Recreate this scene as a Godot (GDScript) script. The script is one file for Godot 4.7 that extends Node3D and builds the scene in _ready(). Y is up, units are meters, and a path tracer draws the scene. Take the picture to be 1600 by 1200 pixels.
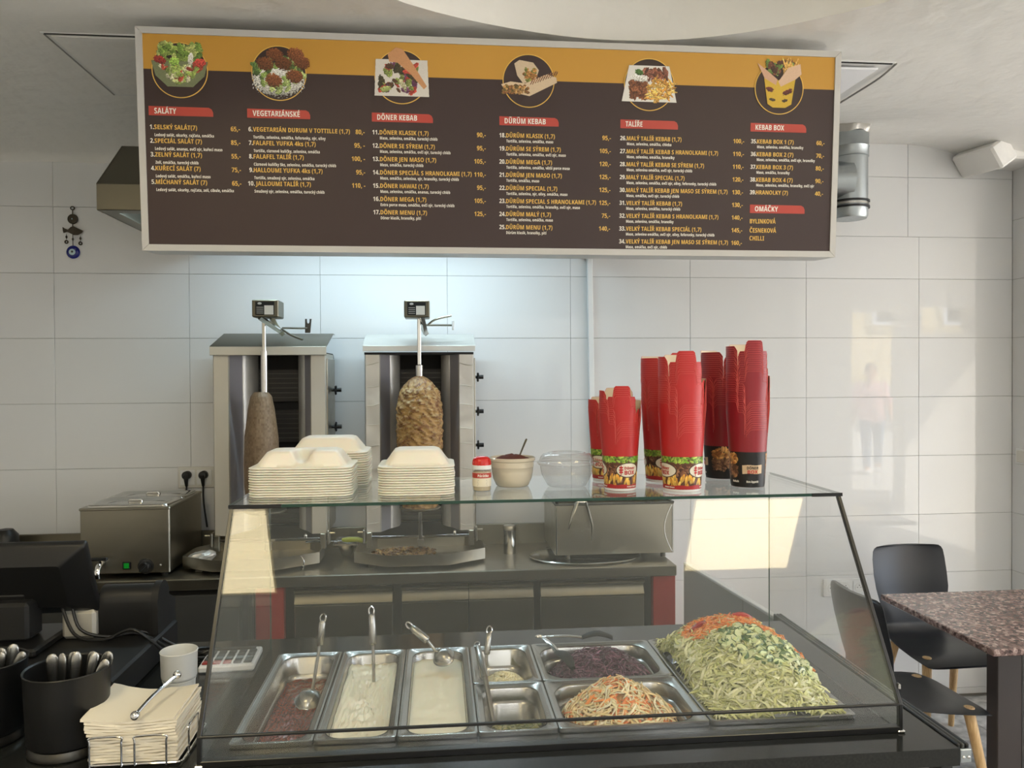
extends Node3D
# A kebab shop counter: glass salad case in front, two vertical grills behind, lit menu board above.
# x runs right along the tiled back wall (z = 0), y up, z towards the customers.

class MB:
	var V := PackedVector3Array()
	var N := PackedVector3Array()
	var T := PackedVector2Array()
	var K := PackedColorArray()
	var xf := Transform3D()
	var col := Color(1, 1, 1)

	func tri(a: Vector3, b: Vector3, c: Vector3, na: Vector3, nb: Vector3, nc: Vector3, ta := Vector2(), tb := Vector2(), tc := Vector2()) -> void:
		var A := xf * a
		var B := xf * b
		var D := xf * c
		var g := (B - A).cross(D - A)
		if g.length_squared() < 1e-22:
			return
		var q := xf.basis
		var n1 := (q * na).normalized()
		var n2 := (q * nb).normalized()
		var n3 := (q * nc).normalized()
		if g.dot(n1 + n2 + n3) > 0.0:
			V.append(A); V.append(D); V.append(B)
			N.append(n1); N.append(n3); N.append(n2)
			T.append(ta); T.append(tc); T.append(tb)
		else:
			V.append(A); V.append(B); V.append(D)
			N.append(n1); N.append(n2); N.append(n3)
			T.append(ta); T.append(tb); T.append(tc)
		K.append(col); K.append(col); K.append(col)

	func poly(p: Array, n: Vector3) -> void:
		for i in range(1, p.size() - 1):
			tri(p[0], p[i], p[i + 1], n, n, n)

	func quad(a: Vector3, b: Vector3, c: Vector3, d: Vector3, n: Vector3) -> void:
		tri(a, b, c, n, n, n, Vector2(0, 1), Vector2(1, 1), Vector2(1, 0))
		tri(a, c, d, n, n, n, Vector2(0, 1), Vector2(1, 0), Vector2(0, 0))

	# box with chamfered edges
	func box(at: Vector3, size: Vector3, c := 0.0) -> void:
		var h := size * 0.5
		c = minf(c, minf(h.x, minf(h.y, h.z)) * 0.9)
		var P := func(s: Vector3, axis: int) -> Vector3:
			var e := Vector3(h.x - c, h.y - c, h.z - c)
			e[axis] = h[axis]
			return at + e * s
		for ax in 3:
			var b := (ax + 1) % 3
			var d := (ax + 2) % 3
			for s in [-1.0, 1.0]:
				var n := Vector3()
				n[ax] = s
				var q := []
				for k in [[-1, -1], [1, -1], [1, 1], [-1, 1]]:
					var sg := Vector3()
					sg[ax] = s; sg[b] = k[0]; sg[d] = k[1]
					q.append(P.call(sg, ax))
				quad(q[0], q[1], q[2], q[3], n)
			if c > 0.0:
				for s1 in [-1.0, 1.0]:
					for s2 in [-1.0, 1.0]:
						var n2 := Vector3()
						n2[b] = s1; n2[d] = s2
						var lo := Vector3(); var hi := Vector3()
						lo[ax] = -1; lo[b] = s1; lo[d] = s2
						hi[ax] = 1; hi[b] = s1; hi[d] = s2
						quad(P.call(lo, b), P.call(hi, b), P.call(hi, d), P.call(lo, d), n2.normalized())
		if c > 0.0:
			for sx in [-1.0, 1.0]:
				for sy in [-1.0, 1.0]:
					for sz in [-1.0, 1.0]:
						var sg2 := Vector3(sx, sy, sz)
						poly([P.call(sg2, 0), P.call(sg2, 1), P.call(sg2, 2)], sg2.normalized())

	# a sheet of quads through rows of points, smooth where faces meet at less than about 40 degrees
	func sheet(rows: Array, wu := false, wv := false, flip := false, smooth := 0.75) -> void:
		var nj := rows.size()
		var ni: int = rows[0].size()
		var fj := nj if wv else nj - 1
		var fi := ni if wu else ni - 1
		var F := []
		for j in fj:
			var r := PackedVector3Array()
			var p0 = rows[j]
			var p1 = rows[(j + 1) % nj]
			for i in fi:
				var k := (i + 1) % ni
				var g: Vector3 = (p1[k] - p0[i]).cross(p1[i] - p0[k])
				g = g.normalized()
				r.append(-g if flip else g)
			F.append(r)
		for j in fj:
			for i in fi:
				var own: Vector3 = F[j][i]
				if own == Vector3.ZERO:
					continue
				var nn := [Vector3(), Vector3(), Vector3(), Vector3()]
				for q in 4:
					var dj := -1 if q < 2 else 1
					var di := -1 if q == 0 or q == 3 else 1
					var s := own
					for e in [[dj, 0], [0, di], [dj, di]]:
						var jj: int = j + e[0]
						var ii: int = i + e[1]
						if wv: jj = posmod(jj, fj)
						if wu: ii = posmod(ii, fi)
						if jj < 0 or jj >= fj or ii < 0 or ii >= fi:
							continue
						var o: Vector3 = F[jj][ii]
						if o.dot(own) > smooth:
							s += o
					nn[q] = s.normalized()
				var i2 := (i + 1) % ni
				var j2 := (j + 1) % nj
				var u0 := float(i) / fi
				var u1 := float(i + 1) / fi
				var v0 := float(j) / fj
				var v1 := float(j + 1) / fj
				var a: Vector3 = rows[j][i]
				var b: Vector3 = rows[j][i2]
				var c: Vector3 = rows[j2][i2]
				var d: Vector3 = rows[j2][i]
				tri(a, b, c, nn[0], nn[1], nn[2], Vector2(u0, v0), Vector2(u1, v0), Vector2(u1, v1))
				tri(a, c, d, nn[0], nn[2], nn[3], Vector2(u0, v0), Vector2(u1, v1), Vector2(u0, v1))

	func lathe(prof: Array, seg := 32, at := Vector3(), sx := 1.0, sz := 1.0) -> void:
		var rows := []
		for p in prof:
			var r := PackedVector3Array()
			for i in seg:
				var a := TAU * i / seg
				r.append(at + Vector3(cos(a) * p[0] * sx, p[1], sin(a) * p[0] * sz))
			rows.append(r)
		sheet(rows, true, false, true)

	# tube along a path; radius is a number or one per point
	func tube(path: Array, radius, seg := 8, closed := false, flat := 1.0) -> void:
		var rows := []
		var n := path.size()
		var up := Vector3.UP
		var first := true
		for k in n:
			var d: Vector3
			if closed:
				d = path[(k + 1) % n] - path[(k - 1 + n) % n]
			else:
				d = path[mini(k + 1, n - 1)] - path[maxi(k - 1, 0)]
			d = d.normalized()
			if first:
				up = Vector3.UP if absf(d.y) < 0.9 else Vector3.RIGHT
				first = false
			up = (up - d * up.dot(d)).normalized()
			var side := d.cross(up)
			var rr: float = radius[k] if radius is Array else radius
			var r := PackedVector3Array()
			for i in seg:
				var a := TAU * i / seg
				r.append(path[k] + (up * sin(a) * flat + side * cos(a)) * rr)
			rows.append(r)
		sheet(rows, true, closed, true)
		if not closed:
			cap(rows[0], path[0] - path[1])
			cap(rows[n - 1], path[n - 1] - path[n - 2])

	func cap(ring, n: Vector3) -> void:
		var mid := Vector3()
		for p in ring: mid += p
		mid /= ring.size()
		n = n.normalized()
		for i in ring.size():
			tri(mid, ring[i], ring[(i + 1) % ring.size()], n, n, n)

	# polygon in x-y pushed along z
	func prism(pts: Array, z0: float, z1: float, smooth := 0.75) -> void:
		var pk := PackedVector2Array(pts)
		var ids := Geometry2D.triangulate_polygon(pk)
		for k in range(0, ids.size(), 3):
			var a := pk[ids[k]]
			var b := pk[ids[k + 1]]
			var c := pk[ids[k + 2]]
			for z in [z0, z1]:
				var n := Vector3(0, 0, -1.0 if z == minf(z0, z1) else 1.0)
				tri(Vector3(a.x, a.y, z), Vector3(b.x, b.y, z), Vector3(c.x, c.y, z), n, n, n)
		var r0 := PackedVector3Array()
		var r1 := PackedVector3Array()
		for p in pk:
			r0.append(Vector3(p.x, p.y, z0))
			r1.append(Vector3(p.x, p.y, z1))
		sheet([r0, r1], true, false, Geometry2D.is_polygon_clockwise(pk), smooth)

	func ball(at: Vector3, r: Vector3, seg := 16, rings := 9) -> void:
		var rows := []
		for j in rings + 1:
			var t := -PI / 2 + PI * j / rings
			var row := PackedVector3Array()
			for i in seg:
				var a := TAU * i / seg
				row.append(at + Vector3(cos(t) * cos(a) * r.x, sin(t) * r.y, cos(t) * sin(a) * r.z))
			rows.append(row)
		sheet(rows, true, false, true)

	func done() -> ArrayMesh:
		var a := []
		a.resize(Mesh.ARRAY_MAX)
		a[Mesh.ARRAY_VERTEX] = V
		a[Mesh.ARRAY_NORMAL] = N
		a[Mesh.ARRAY_TEX_UV] = T
		a[Mesh.ARRAY_COLOR] = K
		var m := ArrayMesh.new()
		m.add_surface_from_arrays(Mesh.PRIMITIVE_TRIANGLES, a)
		return m

var used := {}
var X := {}          # materials
var rng := RandomNumberGenerator.new()

func rnd(a: float, b: float) -> float:
	return rng.randf_range(a, b)

const ORD := ["first", "second", "third", "fourth", "fifth", "sixth", "seventh", "eighth", "ninth", "tenth", "eleventh", "twelfth", "thirteenth", "fourteenth", "fifteenth", "sixteenth", "seventeenth", "eighteenth", "nineteenth", "twentieth", "twenty-first", "twenty-second", "twenty-third", "twenty-fourth", "twenty-fifth", "twenty-sixth", "twenty-seventh", "twenty-eighth", "twenty-ninth", "thirtieth"]

func numbered(called: String) -> String:
	if not used.has(called):
		used[called] = 0
		return called
	used[called] += 1
	return "%s_%03d" % [called, used[called]]

func tag(o: Node, label: String, category: String, group := "", kind := "") -> Node:
	if label: o.set_meta("label", label)
	if category: o.set_meta("category", category)
	if group: o.set_meta("group", group)
	if kind: o.set_meta("kind", kind)
	return o

func thing(called: String, label: String, category: String, at := Vector3(), turn := 0.0, group := "") -> Node3D:
	var o := Node3D.new()
	o.name = numbered(called)
	add_child(o)
	o.position = at
	o.rotation.y = turn
	tag(o, label, category, group)
	return o

# one named mesh under a parent (the root if none is given)
func obj(called: String, m, mat: Material, parent: Node = self, label := "") -> MeshInstance3D:
	var o := MeshInstance3D.new()
	o.name = numbered(called) if parent == self else called
	o.mesh = m.done() if m is MB else m
	o.material_override = mat
	parent.add_child(o, true)
	if parent != self and o.name != called:
		var c := 1
		while parent.has_node("%s_%03d" % [called, c]): c += 1
		o.name = "%s_%03d" % [called, c]
	if label: o.set_meta("label", label)
	return o

func struct(called: String, m, mat: Material) -> MeshInstance3D:
	var o := obj(called, m, mat)
	o.set_meta("kind", "structure")
	return o

func dup(src: Node3D, at: Vector3, turn := 0.0, label := "", group := "") -> Node3D:
	var base := String(src.name)
	if base.length() > 4 and base[base.length() - 4] == "_" and base.right(3).is_valid_int(): base = base.substr(0, base.length() - 4)
	var o: Node3D = src.duplicate()
	o.name = numbered(base)
	add_child(o)
	o.position = at
	o.rotation = Vector3(0, turn, 0)
	if label: o.set_meta("label", label)
	if group: o.set_meta("group", group)
	return o

func boxm(at: Vector3, size: Vector3, c := 0.0) -> MB:
	var m := MB.new()
	m.box(at, size, c)
	return m

func span(a: Vector3, b: Vector3, c := 0.0) -> MB:
	return boxm((a + b) * 0.5, (b - a).abs(), c)

func lathed(prof: Array, seg := 32, at := Vector3()) -> MB:
	var m := MB.new()
	m.lathe(prof, seg, at)
	return m

func tubed(path: Array, r, seg := 8, closed := false, flat := 1.0) -> MB:
	var m := MB.new()
	m.tube(path, r, seg, closed, flat)
	return m

func curve(pts: Array, steps := 8) -> Array:   # smooth path through points
	var out := []
	for k in pts.size() - 1:
		var p0: Vector3 = pts[maxi(k - 1, 0)]
		var p1: Vector3 = pts[k]
		var p2: Vector3 = pts[k + 1]
		var p3: Vector3 = pts[mini(k + 2, pts.size() - 1)]
		for s in steps:
			out.append(p1.cubic_interpolate(p2, p0, p3, float(s) / steps))
	out.append(pts[-1])
	return out

func rrect(hx: float, hz: float, r: float, n := 5, y := 0.0, cx := 0.0, cz := 0.0) -> PackedVector3Array:
	var out := PackedVector3Array()
	r = minf(r, minf(hx, hz))
	for q in 4:
		var sx := 1.0 if q == 0 or q == 3 else -1.0
		var sz := 1.0 if q < 2 else -1.0
		for k in n + 1:
			var a := PI / 2 * (q + float(k) / n)
			out.append(Vector3(cx + sx * (hx - r) + cos(a) * r, y, cz + sz * (hz - r) + sin(a) * r))
	return out

func rpoly(w: float, h: float, r: float, n := 5) -> Array:   # rounded rectangle in x-y, centred
	var out := []
	for p in rrect(w / 2, h / 2, r, n): out.append(Vector2(p.x, p.z))
	return out

# the same rings with n more points on each long straight side
func dense(ring: PackedVector3Array, n: int, corner: int) -> PackedVector3Array:
	var out := PackedVector3Array()
	for i in ring.size():
		out.append(ring[i])
		if i % (corner + 1) == corner:
			var b := ring[(i + 1) % ring.size()]
			for k in range(1, n): out.append(ring[i].lerp(b, float(k) / n))
	return out

func mat(called: String, c: Color, rough := 0.5, metal := 0.0, spec := 0.5) -> StandardMaterial3D:
	var m := StandardMaterial3D.new()
	m.resource_name = called
	m.albedo_color = c
	m.roughness = rough
	m.metallic = metal
	m.metallic_specular = spec
	X[called] = m
	return m

func noise(freq: float, seed_: int, oct := 4, kind := FastNoiseLite.TYPE_SIMPLEX_SMOOTH) -> FastNoiseLite:
	var f := FastNoiseLite.new()
	f.noise_type = kind
	f.frequency = freq
	f.seed = seed_
	f.fractal_octaves = oct
	return f

func speckle(freq: float, seed_: int) -> FastNoiseLite:
	var f := noise(freq, seed_, 2, FastNoiseLite.TYPE_CELLULAR)
	f.cellular_return_type = FastNoiseLite.RETURN_CELL_VALUE
	f.fractal_gain = 0.35
	return f

func ntex(f: FastNoiseLite, cols: Array, at := [0.0, 1.0], size := 512) -> NoiseTexture2D:
	var t := NoiseTexture2D.new()
	t.width = size; t.height = size
	t.seamless = true
	t.noise = f
	if cols.size():
		var g := Gradient.new()
		g.offsets = PackedFloat32Array(at)
		g.colors = PackedColorArray(cols)
		t.color_ramp = g
	return t

func tri_map(m: StandardMaterial3D, scale: float, world := true) -> void:
	m.uv1_triplanar = true
	m.uv1_world_triplanar = world
	m.uv1_scale = Vector3.ONE * scale

func rgb(r: int, g: int, b: int) -> Color:
	return Color8(r, g, b)

func make_materials() -> void:
	mat("tile_glaze", rgb(224, 224, 223), 0.004, 0.0, 0.5)
	mat("grout", rgb(150, 147, 140), 0.9)
	var pl := mat("plaster", rgb(240, 238, 233), 0.85)
	pl.heightmap_enabled = true
	pl.heightmap_scale = 0.5
	pl.heightmap_texture = ntex(noise(0.012, 3, 4), [])
	tri_map(pl, 1.1)
	mat("white_paint", rgb(232, 231, 228), 0.5)
	mat("white_plastic", rgb(232, 232, 230), 0.35)
	mat("beige_plastic", rgb(216, 213, 204), 0.4)
	var fl := mat("floor_tile", Color.WHITE, 0.45)
	fl.albedo_texture = ntex(noise(0.02, 8, 5), [rgb(150, 148, 145), rgb(182, 180, 176), rgb(205, 203, 198)], [0.2, 0.5, 0.85])
	tri_map(fl, 1.2)
	var steel := mat("steel", rgb(163, 158, 144), 0.3, 1.0)
	var br := noise(0.02, 5, 3)
	steel.roughness_texture = ntex(br, [Color(0.75, 0.75, 0.75), Color(1, 1, 1)])
	steel.roughness = 0.36
	tri_map(steel, 1.5)
	mat("steel_dull", rgb(120, 115, 101), 0.42, 1.0)
	mat("pan_steel", rgb(168, 166, 160), 0.27, 1.0)
	mat("steel_bright", rgb(205, 204, 200), 0.16, 1.0)
	mat("chrome", rgb(220, 220, 220), 0.06, 1.0)
	mat("steel_dark", rgb(84, 82, 77), 0.4, 1.0)
	var zinc := mat("zinc", rgb(176, 182, 184), 0.32, 1.0)
	zinc.roughness_texture = ntex(noise(0.05, 15, 2, FastNoiseLite.TYPE_CELLULAR), [Color(0.6, 0.6, 0.6), Color(1, 1, 1)])
	zinc.roughness = 0.5
	tri_map(zinc, 3.0)
	var foil := mat("foil", rgb(206, 203, 196), 0.38, 0.5)
	foil.heightmap_enabled = true
	foil.heightmap_scale = 0.3
	foil.heightmap_texture = ntex(noise(0.006, 21, 2, FastNoiseLite.TYPE_SIMPLEX), [])
	tri_map(foil, 2.2)
	mat("foil_smooth", rgb(200, 196, 184), 0.45, 0.45)
	mat("wing_steel", rgb(166, 164, 170), 0.45, 0.25)
	mat("soot", rgb(38, 36, 34), 0.7, 0.3)
	mat("burner", rgb(58, 55, 52), 0.6, 0.4)
	mat("black_plastic", rgb(20, 20, 20), 0.42)
	mat("black_matt", rgb(17, 17, 16), 0.6)
	mat("black_trim", rgb(24, 24, 24), 0.3)
	mat("dark_grey", rgb(66, 66, 64), 0.5)
	mat("grey_board", rgb(148, 146, 141), 0.5)
	mat("red_board", rgb(150, 42, 36), 0.45)
	var gr := mat("granite", Color.WHITE, 0.13, 0.0, 0.42)
	gr.albedo_texture = ntex(noise(0.06, 31, 3), [rgb(31, 32, 31), rgb(35, 36, 34), rgb(39, 40, 38)], [0.2, 0.5, 0.8])
	tri_map(gr, 4.0)
	var tg := mat("table_granite", Color.WHITE, 0.14, 0.0, 0.5)
	tg.albedo_texture = ntex(speckle(0.085, 35), [rgb(58, 44, 42), rgb(112, 90, 85), rgb(140, 116, 110), rgb(196, 174, 164)], [0.05, 0.35, 0.65, 0.95])
	tri_map(tg, 2.0)
	var gl := mat("glass", Color(0.93, 0.97, 0.95, 0.02), 0.0, 0.0, 0.36)
	gl.transparency = BaseMaterial3D.TRANSPARENCY_ALPHA
	var gs := mat("glass_shelf", Color(0.80, 0.90, 0.87, 0.10), 0.0)
	gs.transparency = BaseMaterial3D.TRANSPARENCY_ALPHA
	var pc := mat("clear_plastic", Color(0.7, 0.71, 0.71, 0.19), 0.03)
	pc.transparency = BaseMaterial3D.TRANSPARENCY_ALPHA
	mat("glass_edge", rgb(28, 62, 50), 0.15)
	var fm := mat("foam", rgb(243, 236, 220), 0.42)
	fm.subsurf_scatter_enabled = true
	fm.subsurf_scatter_strength = 0.15
	mat("red_card", rgb(188, 40, 40), 0.4)
	mat("card_edge", rgb(208, 88, 80), 0.6)
	mat("dark_red_card", rgb(142, 30, 40), 0.38)
	mat("kraft", rgb(226, 210, 184), 0.7)
	mat("cream_glaze", rgb(214, 204, 184), 0.14)
	mat("red_cap", rgb(205, 38, 34), 0.25)
	mat("sign_brown", rgb(58, 41, 39), 0.5)
	mat("sign_yellow", rgb(204, 152, 58), 0.45)
	mat("sign_red", rgb(188, 68, 55), 0.45)
	mat("letter_white", rgb(244, 240, 230), 0.5)
	mat("letter_yellow", rgb(232, 188, 90), 0.5)
	mat("frame_white", rgb(200, 198, 194), 0.35)
	mat("chair_black", rgb(31, 33, 37), 0.32)
	var wd := mat("beech", Color.WHITE, 0.45)
	wd.albedo_texture = ntex(noise(0.02, 51, 3), [rgb(196, 158, 108), rgb(222, 188, 138)], [0.3, 0.7])
	tri_map(wd, 1.0, false)
	wd.uv1_scale = Vector3(14, 1.2, 14)
	mat("table_leg", rgb(62, 55, 53), 0.4)
	mat("napkin", rgb(238, 228, 206), 0.85)
	var cl := mat("stir", Color.WHITE, 0.55)
	cl.vertex_color_use_as_albedo = true
	var clw := mat("wet", Color.WHITE, 0.3)
	clw.vertex_color_use_as_albedo = true
	var am := mat("amulet", rgb(70, 64, 54), 0.45, 0.7)
	am.metallic = 0.7
	mat("eye_blue", rgb(24, 32, 120), 0.1)
	mat("eye_white", rgb(190, 214, 220), 0.15)
	mat("cup_milky", Color(0.88, 0.88, 0.86), 0.35)
	X["cup_milky"].backlight_enabled = true
	X["cup_milky"].backlight = Color(0.6, 0.6, 0.6)

func face_on(o: Node3D, at: Vector3, basis_: Basis) -> void:
	o.transform = Transform3D(basis_, at)

# lettering: a flat text mesh scaled to a cap height and, if given, a width
func lettering(text: String, cap_h: float, width := 0.0, bold := true, depth := 0.0006) -> ArrayMesh:
	var t := TextMesh.new()
	var f := SystemFont.new()
	f.font_names = PackedStringArray(["Droid Sans"])
	f.font_weight = 700 if bold else 400
	t.font = f
	t.text = text
	t.font_size = 64
	t.pixel_size = 0.01
	t.curve_step = 2.0
	t.depth = 0.02
	t.horizontal_alignment = HORIZONTAL_ALIGNMENT_LEFT
	t.vertical_alignment = VERTICAL_ALIGNMENT_BOTTOM
	var bb := t.get_aabb()
	var low := baseline(f, bold)
	var s := cap_h / (0.64 * 0.714)
	var sx := s
	if width > 0.0: sx = width / bb.size.x
	var st := SurfaceTool.new()
	st.append_from(t, 0, Transform3D(Basis.from_scale(Vector3(sx, s, depth / 0.02)), Vector3(-bb.position.x * sx, -low * s, 0)))
	return st.commit()

var lows := {}
func baseline(f: Font, bold: bool) -> float:
	if not lows.has(bold):
		var t := TextMesh.new()
		t.font = f
		t.text = "H"
		t.font_size = 64
		t.pixel_size = 0.01
		t.depth = 0.02
		t.vertical_alignment = VERTICAL_ALIGNMENT_BOTTOM
		lows[bold] = t.get_aabb().position.y
	return lows[bold]

func _ready() -> void:
	rng.seed = 4711
	# ---- camera, sky, light, exposure
	var cam := Camera3D.new()
	cam.name = "camera"
	add_child(cam)
	var yaw := 0.0953
	var pitch := -0.0117
	var roll := -0.0052
	var fw := Vector3(sin(yaw) * cos(pitch), sin(pitch), -cos(yaw) * cos(pitch))
	var r0 := Vector3(cos(yaw), 0, sin(yaw))
	var u0 := r0.cross(fw)
	var rr := r0 * cos(roll) + u0 * sin(roll)
	var uu := u0 * cos(roll) - r0 * sin(roll)
	cam.transform = Transform3D(Basis(rr, uu, -fw), Vector3(0, 1.6588, 3.775))
	cam.fov = rad_to_deg(2.0 * atan(600.0 / 1220.23))
	cam.near = 0.05
	cam.current = true
	var we := WorldEnvironment.new()
	we.name = "world"
	var env := Environment.new()
	env.background_mode = Environment.BG_SKY
	var sky := Sky.new()
	var sm := ProceduralSkyMaterial.new()
	sm.sky_top_color = rgb(150, 180, 220)
	sm.sky_horizon_color = rgb(225, 230, 235)
	sm.ground_bottom_color = rgb(226, 220, 212)
	sm.ground_horizon_color = rgb(232, 230, 226)
	sm.sun_angle_max = 1.0
	sky.sky_material = sm
	env.sky = sky
	env.background_energy_multiplier = 5.7
	env.tonemap_mode = Environment.TONE_MAPPER_LINEAR
	env.tonemap_exposure = 1.42
	env.sdfgi_enabled = true
	env.ssao_enabled = true
	env.ssil_enabled = true
	we.environment = env
	add_child(we)

	# sun, low over the street at the right: it falls through the end window on the floor out of view
	var sun := DirectionalLight3D.new()
	sun.name = "sun"
	sun.light_energy = 6.5
	sun.light_color = Color(1.0, 0.96, 0.9)
	sun.light_angular_distance = 0.6
	sun.shadow_enabled = true
	sun.sky_mode = DirectionalLight3D.SKY_MODE_LIGHT_ONLY
	add_child(sun)
	sun.look_at_from_position(Vector3.ZERO, -Vector3(0.6, 0.75, -0.25), Vector3.UP)
	make_materials()
	# ceiling light panels of the shop (warm), the cool tube in the extractor hood
	ceiling_lamp(Vector3(1.585, 3.05, 3.27), "square warm ceiling light panel on the right, above the salad case", 0.8)
	ceiling_lamp(Vector3(-1.11, 3.05, 3.33), "square warm ceiling light panel on the left, above the till", 0.95)
	ceiling_lamp(Vector3(3.3, 3.05, 1.9), "square ceiling light panel over the dining table by the tiled wall", 0.6, true)
	ceiling_lamp(Vector3(3.3, 3.05, 4.2), "square ceiling light panel over the dining room behind the camera", 0.9, true)
	for k in 6:
		var lx: float = [-1.2, 0.35, 1.9][k % 3]
		ceiling_lamp(Vector3(lx, 3.05, 5.45 if k < 3 else 6.7), "square ceiling light panel behind the camera, %s of the %s row" % [["left one", "middle one", "right one"][k % 3], "nearer" if k < 3 else "farther"], [0.55, 0.95, 1.2][k % 3], k % 3 != 0)
	ceiling_lamp(Vector3(5.3, 3.05, 3.0), "square ceiling light panel near the shop door", 0.9, true)

	room()
	street()
	hood_and_duct()
	menu_board()
	wall_fittings()
	back_counter()
	grill(Vector3(-0.7175, 0.86, 0), true)
	grill(Vector3(-0.077, 0.86, 0), false)
	back_things()
	front_counter()
	glass_case()
	pans()
	shelf_things()
	till()
	left_things()
	dining()
	person()

func ceiling_lamp(at: Vector3, label: String, energy: float, cool := false) -> void:
	var t := thing("ceiling_light", label, "light", at, 0.0)
	var fr := MB.new()
	for s in [-1.0, 1.0]:
		fr.box(Vector3(s * 0.298, -0.012, 0), Vector3(0.014, 0.024, 0.61), 0.002)
		fr.box(Vector3(0, -0.012, s * 0.298), Vector3(0.582, 0.024, 0.014), 0.002)
	obj("frame", fr, X.white_paint, t)
	var gm := StandardMaterial3D.new()
	gm.albedo_color = rgb(240, 236, 220)
	gm.emission_enabled = true
	gm.emission = Color(0.95, 0.97, 1.0) if cool else Color(1.0, 0.88, 0.6)
	gm.emission_energy_multiplier = 2.0
	obj("diffuser", boxm(Vector3(0, -0.008, 0), Vector3(0.58, 0.012, 0.58)), gm, t)
	var l := AreaLight3D.new()
	l.name = "panel_glow"
	l.area_size = Vector2(0.56, 0.56)
	l.light_color = Color(0.96, 0.98, 1.0) if cool else Color(1.0, 0.93, 0.75)
	l.light_energy = energy
	l.area_range = 12.0
	l.area_attenuation = 2.0
	l.shadow_enabled = true
	l.rotation = Vector3(-PI / 2, 0, 0)
	l.position = Vector3(0, -0.02, 0)
	t.add_child(l)

func soffit_edge(x: float) -> float:
	var dx := absf(x - 0.53)
	if dx < 0.95:
		return 2.43 - sqrt(1.21 - dx * dx)
	return 1.875 + 0.6 * (1.0 - exp(-(dx - 0.95) * 2.8))

func soffit_y(x: float, z: float) -> float:
	var y := 2.72
	if z < 0.5 and x < 1.4:
		var q := 1.0 - z / 0.5
		y -= 0.075 * (1.0 - sqrt(maxf(0.0, 1.0 - q * q))) * (1.0 - smoothstep(0.6, 1.4, x))
	y += 0.105 * smoothstep(0.8, 1.7, x) * (1.0 - smoothstep(0.0, 1.0, z))
	y -= 0.13 * pow(smoothstep(2.3, 2.96, x), 1.5) * (1.0 - smoothstep(0.0, 0.7, z))
	y += 0.006 * sin(x * 5.0 + z * 3.0) * sin(z * 4.0 - x * 2.0)
	return y

var tiles := {}
func tile(parent: Node, x0: float, x1: float, y0: float, y1: float, deep := 0.009) -> void:
	var g := 0.0007
	var w := x1 - x0 - 2 * g
	var h := y1 - y0 - 2 * g
	if w < 0.005 or h < 0.005: return
	var key := "%d_%d" % [roundi(w * 1000), roundi(h * 1000)]
	if not tiles.has(key):
		tiles[key] = boxm(Vector3(0, 0, -deep / 2), Vector3(w, h, deep), 0.0008).done()
	var o := obj("tile", tiles[key], X.tile_glaze, parent)
	o.position = Vector3((x0 + x1) / 2, (y0 + y1) / 2, 0)
	# hand-set tiles are never quite in one plane
	o.rotation = Vector3(rnd(-0.0008, 0.0008), rnd(-0.0008, 0.0008), 0)

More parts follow.
